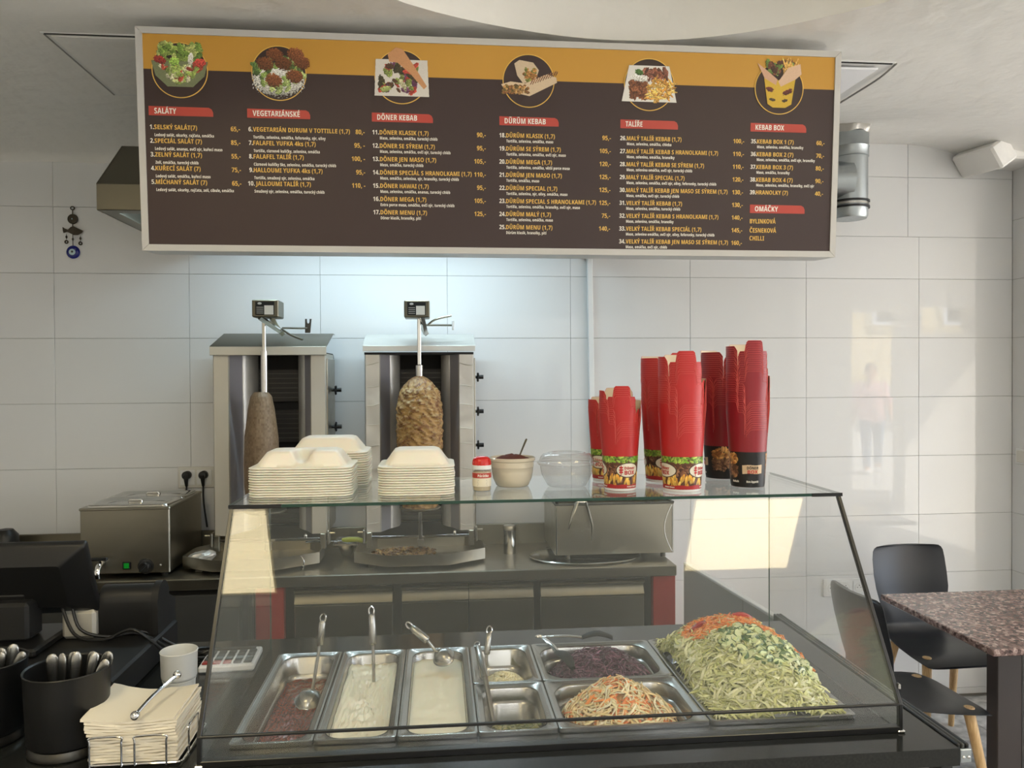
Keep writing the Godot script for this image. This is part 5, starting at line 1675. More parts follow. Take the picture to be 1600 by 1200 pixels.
	var slb := mat("slaw_base", rgb(206, 160, 100), 0.6)
	food("slaw_bed", surface_in(0.128, 0.098, 0.05, func(x, z): return sw.call(x + hx, z + wz) - 0.845, 16), slb, Vector3(hx, 0.841, wz), "bed of slaw in the wide front pan", "salad")
	var sp: Callable = func():
		var a := rnd(0, TAU)
		var q := sqrt(rnd(0, 1))
		return on_heap(sw, hx - 0.006 + cos(a) * q * 0.122, wz + sin(a) * q * 0.096, 0.4, Vector3.ONE * rnd(0.03, 0.062), 0.004)
	strands("shredded_cabbage", strip(0.05, 0.024, 0.6, 2.0), 640, sp, [Color(0.80, 0.70, 0.40), Color(0.84, 0.76, 0.52), Color(0.74, 0.58, 0.27), Color(0.82, 0.62, 0.34)], "pale shredded cabbage of the slaw in the wide front pan", "salad", X.wet)
	strands("shredded_carrot", strip(0.075, 0.03, 0.35, 1.0), 190, sp, [Color(0.82, 0.28, 0.06), Color(0.86, 0.36, 0.10), Color(0.72, 0.20, 0.04)], "orange carrot strips mixed into the slaw", "salad", X.wet)
	# big salad
	var hp: Callable = func(x, z):
		var dx: float = (x - 0.785) / (0.155 if x > 0.785 else 0.195)
		var dz: float = (z - 1.765) / (0.375 if z > 1.765 else 0.175)
		var r := sqrt(dx * dx + dz * dz)
		return 0.893 + 0.098 * pow(maxf(0.0, 1.0 - pow(r, 2.1)), 0.8) + 0.006 * ns.get_noise_2d(x * 30.0, z * 30.0)
	var lb := mat("lettuce_base", rgb(176, 178, 96), 0.6)
	food("salad_bed", surface_in(0.146, 0.249, 0.06, func(x, z): return hp.call(x + fx, z + zc) - 0.9, 30), lb, Vector3(fx, 0.894, zc), "bed of the heaped salad in the largest pan", "salad")
	var lay: Callable = func():
		var x := fx + rnd(-0.145, 0.145)
		var z := zc + rnd(-0.248, 0.248)
		return on_heap(hp, x, z, 0.42, Vector3.ONE * rnd(0.022, 0.046), 0.004)
	strands("shredded_lettuce", strip(0.075, 0.015, 0.6, 2.4), 3600, lay, [Color(0.58, 0.59, 0.22), Color(0.63, 0.63, 0.31), Color(0.53, 0.55, 0.21), Color(0.66, 0.66, 0.36), Color(0.70, 0.69, 0.43), Color(0.60, 0.60, 0.25)], "shredded pale green lettuce heaped in the largest pan", "salad", X.wet)
	strands("lettuce_ribbons", strip(0.06, 0.008, 0.5, 3.0), 380, func():
		for tries in 40:
			var x := fx + rnd(-0.135, 0.135)
			var z := zc + rnd(-0.2, 0.24)
			if z > 1.93 + 0.55 * maxf(0.0, x - 0.70) or x < 0.645:
				return on_heap(hp, x, z, 0.3, Vector3.ONE * rnd(0.04, 0.07), 0.006)
		return on_heap(hp, fx - 0.05, 2.02, 0.3, Vector3.ONE * 0.05, 0.006), [Color(0.66, 0.66, 0.34), Color(0.72, 0.71, 0.44), Color(0.60, 0.61, 0.26)], "long pale lettuce ribbons lying over the salad heap", "salad", X.wet)
	var cz: Callable = func():
		for tries in 60:
			var x := rnd(0.63, 0.915)
			var z := rnd(1.64, 1.95)
			var band := absf(z - (1.745 + 1.3 * pow(maxf(0.0, x - 0.80), 1.0) + 0.35 * maxf(0.0, 0.72 - x)))
			if band < 0.052 * (1.0 if x > 0.67 else 0.5) and x > 0.65:
				return on_heap(hp, x, z, 0.4, Vector3.ONE * rnd(0.018, 0.038), 0.009)
		return on_heap(hp, 0.78, 1.73, 0.4, Vector3.ONE * 0.03, 0.009)
	strands("grated_carrot", strip(0.06, 0.032, 0.35, 1.0), 1700, cz, [Color(0.84, 0.24, 0.03), Color(0.88, 0.32, 0.06), Color(0.74, 0.18, 0.02), Color(0.88, 0.40, 0.12)], "grated orange carrot band across the top of the salad heap", "salad", X.wet)
	# cucumber pieces: wedge with a dark rind
	var cu := MB.new()
	var flat := Basis(Vector3(1, 0, 0), Vector3(0, 0, -1), Vector3(0, 1, 0))
	cu.xf = Transform3D(flat, Vector3())
	cu.col = Color(0.66, 0.70, 0.42)
	var wp := [Vector2(-0.48, -0.28), Vector2(0.45, -0.3), Vector2(0.5, 0.1), Vector2(0.25, 0.32), Vector2(-0.25, 0.33), Vector2(-0.5, 0.12)]
	cu.prism(wp, -0.13, 0.13, 0.6)
	cu.col = Color(0.10, 0.17, 0.06)
	cu.prism([Vector2(0.52, 0.09), Vector2(0.27, 0.34), Vector2(-0.27, 0.35), Vector2(-0.52, 0.11), Vector2(-0.54, 0.15), Vector2(-0.28, 0.41), Vector2(0.28, 0.40), Vector2(0.55, 0.12)], -0.14, 0.14, 0.5)
	var cum := cu.done()
	strands("chopped_cucumber", cum, 230, func():
		for tries in 80:
			var x := rnd(0.70, 0.91)
			var z := rnd(1.80, 2.06)
			var c := Vector2((x - 0.80 - 0.3 * (z - 1.9)) / 0.088, (z - 1.915) / 0.105)
			if c.length() < 1.0: return on_heap(hp, x, z, 0.55, Vector3.ONE * rnd(0.019, 0.029), 0.011)
		return on_heap(hp, 0.8, 1.87, 0.5, Vector3.ONE * 0.02, 0.01), [Color(1, 1, 1), Color(0.86, 0.92, 0.78), Color(1.05, 1.05, 0.95)], "chopped cucumber pieces with dark rind on the front of the salad heap", "salad", X.wet)
	for k in 2:
		var tm := MB.new()
		var rows := []
		for j in 13:
			var f := float(j) / 12
			var row := PackedVector3Array()
			var s := pow(maxf(sin(PI * clampf(f, 0.03, 0.97)), 0.0), 0.6)
			for q in [[-0.008, 0.0], [-0.004, 0.008], [0.004, 0.0085], [0.008, 0.001], [0.0, -0.003]]:
				row.append(Vector3(-0.034 + 0.068 * f, q[1] * s + 0.008 * sin(PI * f), q[0] * s))
			rows.append(row)
		tm.sheet(rows, true, false, false, 0.5)
		var tmat := mat("tomato_%d" % k, rgb(176, 44, 34) if k == 0 else rgb(150, 40, 30), 0.25)
		var o := obj("tomato_wedge", tm, tmat)
		var tx: float = [0.815, 0.69][k]
		var tz: float = [1.715, 1.745][k]
		o.transform = Transform3D(Basis.from_euler(Vector3(0.5, [-0.12, 0.5][k], [-0.05, 0.25][k])), Vector3(tx, hp.call(tx, tz) + 0.013, tz + 0.012))
		tag(o, ["red tomato wedge on top of the salad heap, the upper right one", "red tomato wedge on the left slope of the salad heap"][k], "tomato", "tomato wedges on the salad")
	# utensils
	ladle("ladle", "steel ladle with its bowl in the brown red sauce", "ladle", Vector3(-0.298, 1.037, 1.72), Vector3(-0.307, 0.963, 1.728), Vector3(-0.325, 0.846, 1.79), Vector3(0.036, 0.026, 0.034), Vector3(-0.1, -0.9, -0.25))
	ladle("ladle", "steel ladle standing upright in the thick white sauce", "ladle", Vector3(-0.1754, 1.05, 1.715), Vector3(-0.17, 0.962, 1.735), Vector3(-0.165, 0.845, 1.775), Vector3(0.03, 0.02, 0.03), Vector3(0, 1, 0.2))
	ladle("ladle", "steel ladle lying bowl down at the back of the smooth white sauce", "ladle", Vector3(-0.084, 0.987, 1.655), Vector3(-0.03, 0.947, 1.675), Vector3(0.012, 0.909, 1.70), Vector3(0.032, 0.022, 0.028), Vector3(0.35, -0.75, -0.4))
	ladle("spoon", "steel spoon with its handle up, standing in the grated cheese", "spoon", Vector3(0.138, 0.967, 1.65), Vector3(0.128, 0.905, 1.68), Vector3(0.122, 0.845, 1.7), Vector3(0.02, 0.008, 0.014), Vector3(0.1, 0.6, 0.8), 0.0088)
	ladle("spoon", "long steel spoon leaning from the cheese pan into the green peppers", "spoon", Vector3(0.097, 0.962, 1.752), Vector3(0.112, 0.919, 1.878), Vector3(0.137, 0.79, 2.06), Vector3.ZERO, Vector3.UP, 0.0088)
	var tg := thing("salad_tongs", "steel tongs with black tips lying on the red cabbage", "tongs", Vector3(0.287, 0.93, 1.63))
	var hl := []
	for i in 10: hl.append(Vector3(-0.01 + 0.009 * cos(TAU * i / 10), 0.002, 0.006 * sin(TAU * i / 10)))
	obj("hinge", tubed(hl, 0.0025, 6, true), X.steel_bright, tg)
	for k in 2:
		var e := Vector3(0.115, 0.0, 0.018) if k == 0 else Vector3(0.032, -0.018, 0.085)
		var pth := curve([Vector3(0, 0, 0), e * 0.5 + Vector3(0, 0.004, 0), e], 5)
		obj("arm", tubed(pth, 0.0085, 8, false, 0.35), X.steel_bright, tg)
		var tip := MB.new()
		var dirn := e.normalized()
		var sd := dirn.cross(Vector3.UP).normalized()
		var rows := []
		for j in 11:
			var f := float(j) / 10
			var row := PackedVector3Array()
			var w := 0.019 * pow(maxf(sin(PI * clampf(0.12 + f * 0.83, 0, 1)), 0.0), 0.6) * (1.0 if j % 2 == 0 else 0.88)
			for i in 10:
				var a := TAU * i / 10
				row.append(e + dirn * (0.085 * f - 0.008) + sd * cos(a) * w + Vector3.UP * (sin(a) * 0.006 + 0.012 * sin(PI * f)))
			rows.append(row)
		tip.sheet(rows, true, false, false, 0.4)
		tip.cap(rows[0], -dirn)
		tip.cap(rows[10], dirn)
		obj("tip", tip, X.black_matt, tg)

# bend a flat mesh (x along, y up) round a vertical axis, so that it lies on a cylinder of radius r
func bent(m: Mesh, r: float, taper := 0.0) -> ArrayMesh:
	var out := ArrayMesh.new()
	for s in m.get_surface_count():
		var a := m.surface_get_arrays(s)
		var v: PackedVector3Array = a[Mesh.ARRAY_VERTEX]
		var nn: PackedVector3Array = a[Mesh.ARRAY_NORMAL]
		for i in v.size():
			var q := v[i].x / r
			var R := r + v[i].z + v[i].y * taper
			v[i] = Vector3(sin(q) * R, v[i].y, cos(q) * R)
			nn[i] = nn[i].rotated(Vector3.UP, q)
		a[Mesh.ARRAY_VERTEX] = v
		a[Mesh.ARRAY_NORMAL] = nn
		a[Mesh.ARRAY_TANGENT] = null
		out.add_surface_from_arrays(Mesh.PRIMITIVE_TRIANGLES, a)
	return out

func text_at(parent: Node, called: String, text: String, cap: float, width: float, x: float, y: float, r: float, taper: float, mm: Material, turn: float, lift := 0.0005) -> void:
	var m := lettering(text, cap, width, true, 0.0004)
	var st := SurfaceTool.new()
	st.append_from(m, 0, Transform3D(Basis(), Vector3(x - width / 2, y, lift)))
	var o := obj(called, bent(st.commit(), r, taper), mm, parent)
	o.rotation.y = turn

func foam_box(hx: float, hz: float, split: bool) -> Node3D:
	var t := Node3D.new()
	var m := MB.new()
	var rows := []
	var st := [[-0.014, 0.0005], [-0.003, 0.0], [0.0, 0.0012], [0.0, 0.0036], [-0.003, 0.005], [-0.013, 0.0055], [-0.018, 0.012], [-0.034, 0.034], [-0.038, 0.039], [-0.046, 0.042], [-0.062, 0.0425]]
	for k in st.size() + 5:
		var s = st[mini(k, st.size() - 1)]
		var f := 1.0 if k < st.size() else 1.0 - (k - st.size() + 1) / 5.0
		var row := PackedVector3Array()
		for p in dense(rrect(hx + s[0], hz + s[0], 0.03 + s[0] * 0.25, 7, s[1]), 18, 7):
			var q := Vector3(p.x, p.y, p.z * f)
			if s[1] < 0.006:
				# long sides run in shallow steps
				var sx := smoothstep(0.052, 0.06, absf(q.x)) * signf(q.z)
				if absf(q.z) > hz * 0.8: q.z -= 0.003 * sx
			elif split:
				var kk := exp(-pow(q.x / 0.02, 4.0)) * smoothstep(-0.03, 0.035, q.z)
				q.y = lerpf(q.y, 0.012, kk * 0.9)
			row.append(q)
		rows.append(row)
	m.sheet(rows, true, false, false, 0.55)
	obj("lid_shell", m, X.foam, t)
	return t

func kebab_box(r0: float, slope: float, h0: float, tall: float, card: Material) -> Node3D:
	var t := Node3D.new()
	var body := MB.new()
	body.lathe([[r0 - 0.002, 0.0], [r0, 0.001], [r0 + slope * h0 * 0.5, h0 * 0.5], [r0 + slope * h0, h0]], 40)
	var bo := obj("body", body, card, t)
	bo.position = Vector3()
	for f in 4:
		var flap := MB.new()
		var half := deg_to_rad(43.0)
		var rows := []
		for j in 9:
			rows.append(PackedVector3Array())
		for i in 21:
			var q := -half + 2.0 * half * i / 20
			var u := q / half
			var hi := 0.0
			match f:
				0: hi = tall - 0.022 * smoothstep(0.52, 0.58, absf(u)) - 0.005 * smoothstep(0.42, 0.53, absf(u)) - 0.008 * smoothstep(0.9, 1.0, absf(u))
				1: hi = h0 + 0.02 - 0.014 * pow(smoothstep(0.55, 1.0, absf(u)), 2.0)
				2: hi = tall * 0.97 - 0.012 * pow(smoothstep(0.7, 1.0, absf(u)), 2.0)
				3: hi = tall * 0.94 - 0.012 * pow(smoothstep(0.75, 1.0, absf(u)), 2.0)
			for j in 9:
				var y := lerpf(h0, hi, float(j) / 8)
				var r := r0 + slope * y
				# flaps flatten a little towards their tips
				var flat := 0.35 * smoothstep(h0, tall, y)
				r *= lerpf(1.0, cos(half * 0.6) / cos(q), flat * 0.25)
				var a := q + f * PI / 2
				rows[j].append(Vector3(sin(a) * r, y, cos(a) * r))
		flap.sheet(rows, false, false, false, 0.3)
		var fo := obj("flap", flap, card, t)
		var back := []
		for rr in rows:
			var b := PackedVector3Array()
			for v in rr: b.append(Vector3(v.x, 0, v.z).normalized() * (Vector2(v.x, v.z).length() - 0.0005) + Vector3(0, v.y, 0))
			back.append(b)
		var lin := MB.new()
		lin.sheet(back, false, false, true, 0.3)
		obj("lining", lin, X.kraft, fo, "plain pale inside of the card")
		# the cut edge of the card shows its pale core
		var rim := []
		for j in range(1, 9): rim.append(rows[j][0])
		for i in range(1, 21): rim.append(rows[8][i])
		for j in range(7, 0, -1): rim.append(rows[j][20])
		obj("cut_edge", tubed(rim, 0.0005, 4), X.card_edge, fo)
	return t

func box_print(kind: int) -> StandardMaterial3D:
	var w := 512
	var h := 144
	var im := Image.create(w, h, false, Image.FORMAT_RGB8)
	if kind == 0:
		im.fill(rgb(96, 58, 40))
		for i in 420: dab8(im, rnd(0, w), rnd(40, 100), rnd(6, 16), rnd(4, 9), rnd(0, 3), [rgb(84, 48, 34), rgb(126, 82, 58), rgb(150, 108, 80), rgb(58, 34, 26), rgb(104, 66, 46)][i % 5])
		for i in 260: dab8(im, rnd(0, w), rnd(118, 144), rnd(6, 14), rnd(3, 7), rnd(0, 3), [rgb(120, 158, 50), rgb(164, 186, 80), rgb(92, 130, 40)][i % 3])
		for i in 120: dab8(im, rnd(0, w), rnd(18, 56), 5.0, rnd(14, 24), rnd(-0.5, 0.5), [rgb(226, 176, 78), rgb(240, 198, 104), rgb(206, 146, 58)][i % 3])
		for x in w:
			for y in range(0, 22):
				if y < 17 + 2 * sin(x * 0.09): im.set_pixel(x, y, rgb(176, 40, 42))
		# oval name shields
		for c in [64, 234, 404]:
			dab8(im, c, 82, 62, 34, 0, rgb(70, 50, 34), 0.02)
			dab8(im, c, 82, 57, 30, 0, rgb(238, 230, 212), 0.01)
	else:
		im.fill(rgb(24, 21, 20))
		for c in [170, 426]:
			for i in 90: dab8(im, c + rnd(-52, 52), rnd(72, 132), rnd(6, 14), rnd(4, 9), rnd(0, 3), [rgb(196, 142, 74), rgb(216, 168, 100), rgb(150, 96, 50)][i % 3])
			for i in 90: dab8(im, c + rnd(-52, 52), rnd(34, 82), rnd(6, 14), rnd(4, 8), rnd(0, 3), [rgb(120, 84, 60), rgb(90, 60, 44), rgb(150, 112, 80)][i % 3])
		for c in [46, 302]:
			for y in range(50, 88):
				for x in range(-46, 47): im.set_pixel(posmod(c + x, w), y + int(2 * sin(x * 0.1)), rgb(214, 186, 150))
	var m := StandardMaterial3D.new()
	m.resource_name = "box_print"
	m.albedo_texture = ImageTexture.create_from_image(im)
	m.roughness = 0.4
	return m

func dab8(im: Image, cx: float, cy: float, rx: float, ry: float, rot: float, c: Color, vary := 0.12) -> void:
	var R := maxf(rx, ry)
	var cs := cos(rot)
	var sn := sin(rot)
	var k := 1.0 + rng.randf_range(-vary, vary)
	for y in range(maxi(0, int(cy - R)), mini(im.get_height() - 1, int(cy + R)) + 1):
		for x in range(int(cx - R), int(cx + R) + 1):
			var dx := x - cx
			var dy := y - cy
			var u := (dx * cs + dy * sn) / rx
			var v := (-dx * sn + dy * cs) / ry
			if u * u + v * v < 1.0:
				var q := k * (1.0 + 0.2 * v * signf(1.0))
				if vary < 0.05: q = 1.0
				im.set_pixel(posmod(x, im.get_width()), y, Color(clampf(c.r * q, 0, 1), clampf(c.g * q, 0, 1), clampf(c.b * q, 0, 1)))

func box_stack(at: Vector3, n: int, pitch: float, r0: float, slope: float, h0: float, tall: float, card: Material, kind: int, turn_low: float, turn_high: float, low: int, name_: String, print_turn: float) -> void:
	var first := kebab_box(r0, slope, h0, tall, card)
	first.name = numbered("kebab_box")
	add_child(first)
	first.position = at
	first.rotation.y = turn_low
	tag(first, "bottom paper kebab box of the %s, with printed food pictures" % name_, "box")
	# white foot and printed sleeve
	var pm := MB.new()
	pm.lathe([[r0 + 0.0002, 0.0005], [r0 + slope * 0.007 + 0.0006, 0.007]], 40)
	obj("foot_band", pm, X.white_plastic if kind == 0 else X.black_trim, first)
	var sl := MB.new()
	var ph := 0.088 if kind == 0 else 0.092
	sl.lathe([[r0 + slope * 0.006 + 0.0006, 0.006], [r0 + slope * ph + 0.0006, ph]], 64)
	var so := obj("printed_sleeve", sl, X["print_%d" % kind], first, "printed band with food pictures")
	so.rotation.y = print_turn - turn_low
	if kind == 0:
		for k in 3:
			var face: float = PI / 2.0 - TAU * [64.0, 234.0, 404.0][k] / 512.0
			text_at(so, "lettering", "Döner", 0.0075, 0.027, 0.003, 0.0545, r0 + 0.001, slope, X.sign_red, face)
			text_at(so, "lettering", "BOX", 0.0105, 0.026, 0.003, 0.0415, r0 + 0.001, slope, X.red_card, face)
			# little skewer mark left of the name
			var mk := MB.new()
			mk.box(Vector3(-0.018, 0.053, 0.0008), Vector3(0.0016, 0.026, 0.0004))
			for j in 3: mk.ball(Vector3(-0.018, 0.048 + 0.006 * j, 0.0009), Vector3(0.0055 - 0.0008 * absf(j - 1), 0.0026, 0.0005), 8, 4)
			var o := obj("skewer_mark", bent(mk.done(), r0 + 0.001, slope), X.red_card, so)
			o.rotation.y = face
			text_at(so, "lettering", "Kebab Döner", 0.0034, 0.03, 0.0, 0.0095, r0 + 0.001, slope, X.letter_white, face + 0.3)
	else:
		for k in 2:
			var face: float = PI / 2.0 - TAU * [46.0, 302.0][k] / 512.0
			text_at(so, "lettering", "DÖNER", 0.0072, 0.028, 0.0, 0.0475, r0 + 0.001, slope, X.black_trim, face)
			text_at(so, "lettering", "BOX", 0.0088, 0.025, 0.0, 0.0365, r0 + 0.001, slope, X.red_card, face)
			text_at(so, "lettering", "Bon Appetit", 0.0052, 0.03, 0.0, 0.013, r0 + 0.001, slope, X.letter_white, face)
			text_at(so, "lettering", "Kebab", 0.0052, 0.018, 0.0, 0.013, r0 + 0.001, slope, X.letter_white, face - 1.0)
	var plain := kebab_box(r0, slope, h0, tall, card)
	plain.name = "kebab_box"
	for k in range(1, n):
		var o := dup(plain, at + Vector3(rnd(-0.0003, 0.0003), pitch * k, rnd(-0.0003, 0.0003)), (turn_low if k < low else turn_high) + rnd(-0.03, 0.03), "", "")
		tag(o, ("topmost paper kebab box of the %s" % name_) if k == n - 1 else "%s paper kebab box from the bottom of the %s" % [ORD[k], name_], "box", "boxes nested in the %s" % name_)
	plain.free()

func shelf_things() -> void:
	var sy := 1.3645
	# foam boxes
	var kinds := [[0.125, 0.092, true, Vector3(-0.335, sy, 1.755), 12, "front left foam stack"], [0.108, 0.09, false, Vector3(-0.296, sy, 1.572), 15, "rear foam stack"], [0.0945, 0.092, false, Vector3(-0.053, sy, 1.765), 12, "foam stack before the middle grill"]]
	for kd in kinds:
		var proto := foam_box(kd[0], kd[1], kd[2])
		proto.name = "foam_box"
		for k in kd[4]:
			var o := dup(proto, kd[3] + Vector3(rnd(-0.0012, 0.0012), 0.0061 * k, rnd(-0.0012, 0.0012)), rnd(-0.006, 0.006))
			var top: bool = k == kd[4] - 1
			tag(o, ("topmost white foam food box of the %s" % kd[5]) if top else "%s white foam food box from the bottom of the %s" % [ORD[k], kd[5]], "food box", "boxes in the %s" % kd[5])
		proto.free()
	# toothpick jar
	var j := thing("toothpick_jar", "small clear jar of toothpicks with red domed cap and red label", "jar", Vector3(0.1115, sy, 1.786))
	obj("glass_body", lathed([[0.0, 0.0005], [0.0225, 0.0005], [0.0235, 0.003], [0.0235, 0.054], [0.022, 0.057]], 36), X.clear_plastic, j)
	obj("toothpicks", lathed([[0.0, 0.002], [0.0215, 0.002], [0.0215, 0.05], [0.012, 0.053], [0.0, 0.052]], 28), mat("toothpick_wood", rgb(206, 186, 146), 0.7), j)
	obj("label", lathed([[0.0236, 0.012], [0.0239, 0.0122], [0.0239, 0.047], [0.0236, 0.0472]], 36), mat("paper_label", rgb(232, 222, 198), 0.5), j)
	obj("label_band", lathed([[0.0240, 0.0335], [0.0242, 0.0336], [0.0242, 0.0464], [0.0240, 0.0465]], 36), X.sign_red, j, "red band on the label")
	text_at(j, "lettering", "Párátka", 0.0062, 0.028, 0.0, 0.0368, 0.0243, 0.0, X.letter_white, 0.1)
	var ln := MB.new()
	for k in 4: ln.box(Vector3(0.0, 0.0155 + 0.0042 * k, 0.0001), Vector3(0.026 - 0.003 * (k % 2), 0.001, 0.0003))
	obj("print", bent(ln.done(), 0.0241), X.dark_grey, j)
	obj("cap_ring", lathed([[0.0225, 0.055], [0.0245, 0.0555], [0.0245, 0.0655], [0.022, 0.066]], 36), X.white_plastic, j)
	var cp := MB.new()
	var rows := []
	for st in [[1.0, 0.0655], [1.0, 0.071], [0.93, 0.079], [0.76, 0.0845], [0.45, 0.0872], [0.05, 0.088]]:
		var row := PackedVector3Array()
		for i in 64:
			var a := TAU * i / 64
			var rib := 1.0 + 0.02 * sin(a * 16.0) * (1.0 - absf(st[0] - 0.9))
			row.append(Vector3(cos(a) * 0.0238 * st[0] * rib, st[1], sin(a) * 0.0238 * st[0] * rib))
		rows.append(row)
	cp.sheet(rows, true, false, true, 0.4)
	obj("cap", cp, X.red_cap, j, "red domed cap")
	# chilli bowl
	var b := thing("bowl", "cream glazed bowl of ground red chilli on the glass shelf", "bowl", Vector3(0.197, sy, 1.712))
	obj("shell", lathed([[0.0, 0.0], [0.038, 0.0], [0.043, 0.003], [0.051, 0.02], [0.0545, 0.038], [0.0555, 0.05], [0.057, 0.0515], [0.0575, 0.066], [0.0605, 0.0685], [0.061, 0.075], [0.0585, 0.0765], [0.056, 0.073], [0.053, 0.045], [0.045, 0.015], [0.0, 0.01]], 56), X.cream_glaze, b)
	var cm := mat("chilli", Color.WHITE, 0.85)
	cm.albedo_texture = ntex(noise(0.12, 71, 4), [rgb(52, 22, 14), rgb(92, 38, 20), rgb(122, 54, 28)], [0.3, 0.5, 0.75])
	tri_map(cm, 14.0)
	var ns := noise(60.0, 12, 4)
	var ch := MB.new()
	rows = []
	for q in 14:
		var f := maxf(0.02, q / 13.0)
		var row := PackedVector3Array()
		for i in 40:
			var a := TAU * i / 40
			var x := cos(a) * f * 0.0545
			var z := sin(a) * f * 0.0545
			row.append(Vector3(x, 0.066 + 0.018 * (1.0 - f * f) + 0.003 * ns.get_noise_2d(x, z), z))
		rows.append(row)
	ch.sheet(rows, true, false, true, 0.2)
	ch.cap(rows[0], Vector3.UP)
	var co := obj("ground_chilli", ch, cm)
	co.position = Vector3(0.197, sy, 1.712)
	tag(co, "ground dark red chilli heaped in the cream bowl", "spice", "", "stuff")
	var sp := thing("spoon", "steel spoon handle sticking up out of the cream chilli bowl", "spoon", Vector3(0.214, sy + 0.07, 1.71))
	obj("handle", tubed([Vector3(-0.012, -0.02, 0), Vector3(0.004, 0.012, 0), Vector3(0.013, 0.034, 0), Vector3(0.0205, 0.051, 0), Vector3(0.022, 0.054, 0)], [0.003, 0.0035, 0.004, 0.0046, 0.003], 10, false, 0.6), X.steel_dull, sp)
	# clear tub with lid
	var c := thing("clear_tub", "round clear plastic tub with ribbed wall and a domed lid", "tub", Vector3(0.338, sy, 1.74))
	var rb := MB.new()
	rows = []
	for st in [[0.045, 0.001], [0.05, 0.003], [0.058, 0.018], [0.066, 0.034], [0.069, 0.052], [0.07, 0.056], [0.075, 0.058], [0.076, 0.062]]:
		var row := PackedVector3Array()
		for i in 120:
			var a := TAU * i / 120
			var r: float = st[0] + (0.0007 * sin(a * 40.0) if st[1] > 0.01 and st[1] < 0.053 else 0.0)
			row.append(Vector3(cos(a) * r, st[1], sin(a) * r))
		rows.append(row)
	rb.sheet(rows, true, false, true, 0.3)
	rb.cap(rows[0], Vector3.DOWN)
	obj("tub_wall", rb, X.clear_plastic, c)
	var ld := lathed([[0.077, 0.06], [0.0785, 0.061], [0.0785, 0.066], [0.073, 0.068], [0.069, 0.078], [0.062, 0.086], [0.05, 0.088], [0.048, 0.0905], [0.04, 0.0905], [0.038, 0.0875], [0.0, 0.087]], 56)
	obj("lid", ld, X.clear_plastic, c)
	obj("lid_tab", boxm(Vector3(0.08, 0.063, 0.0), Vector3(0.012, 0.002, 0.02), 0.0008), X.clear_plastic, c)
	# paper boxes
	X["print_0"] = box_print(0)
	X["print_1"] = box_print(1)
	box_stack(Vector3(0.4655, sy, 1.808), 14, 0.0052, 0.039, 0.075, 0.118, 0.197, X.red_card, 0, -PI / 2 + 0.35, -0.12, 8, "short front red stack", TAU * 64.0 / 512.0 - PI / 2.0 + 0.28)
	box_stack(Vector3(0.474, sy, 1.625), 8, 0.0052, 0.042, 0.065, 0.118, 0.2, X.red_card, 0, PI / 2, 0.1, 4, "short rear red stack", 0.5)
	box_stack(Vector3(0.619, sy, 1.838), 24, 0.0056, 0.0465, 0.062, 0.13, 0.222, X.red_card, 0, -PI / 2 + 0.3, -0.1, 13, "tall front bright red stack", TAU * 64.0 / 512.0 - PI / 2.0 + 0.78)
	box_stack(Vector3(0.624, sy, 1.66), 24, 0.0056, 0.0485, 0.062, 0.13, 0.222, X.red_card, 0, PI / 2 - 0.3, 0.4, 13, "tall rear bright red stack", 1.3)
	box_stack(Vector3(0.8115, sy, 1.79), 29, 0.0056, 0.0425, 0.06, 0.13, 0.222, X.dark_red_card, 1, -PI / 2 + 0.3, -0.05, 14, "tallest front dark red stack", TAU * 46.0 / 512.0 - PI / 2.0 - 0.1)
	box_stack(Vector3(0.806, sy, 1.62), 27, 0.0056, 0.045, 0.06, 0.13, 0.222, X.dark_red_card, 1, PI / 2, 0.5, 14, "rear dark red stack", 0.3)

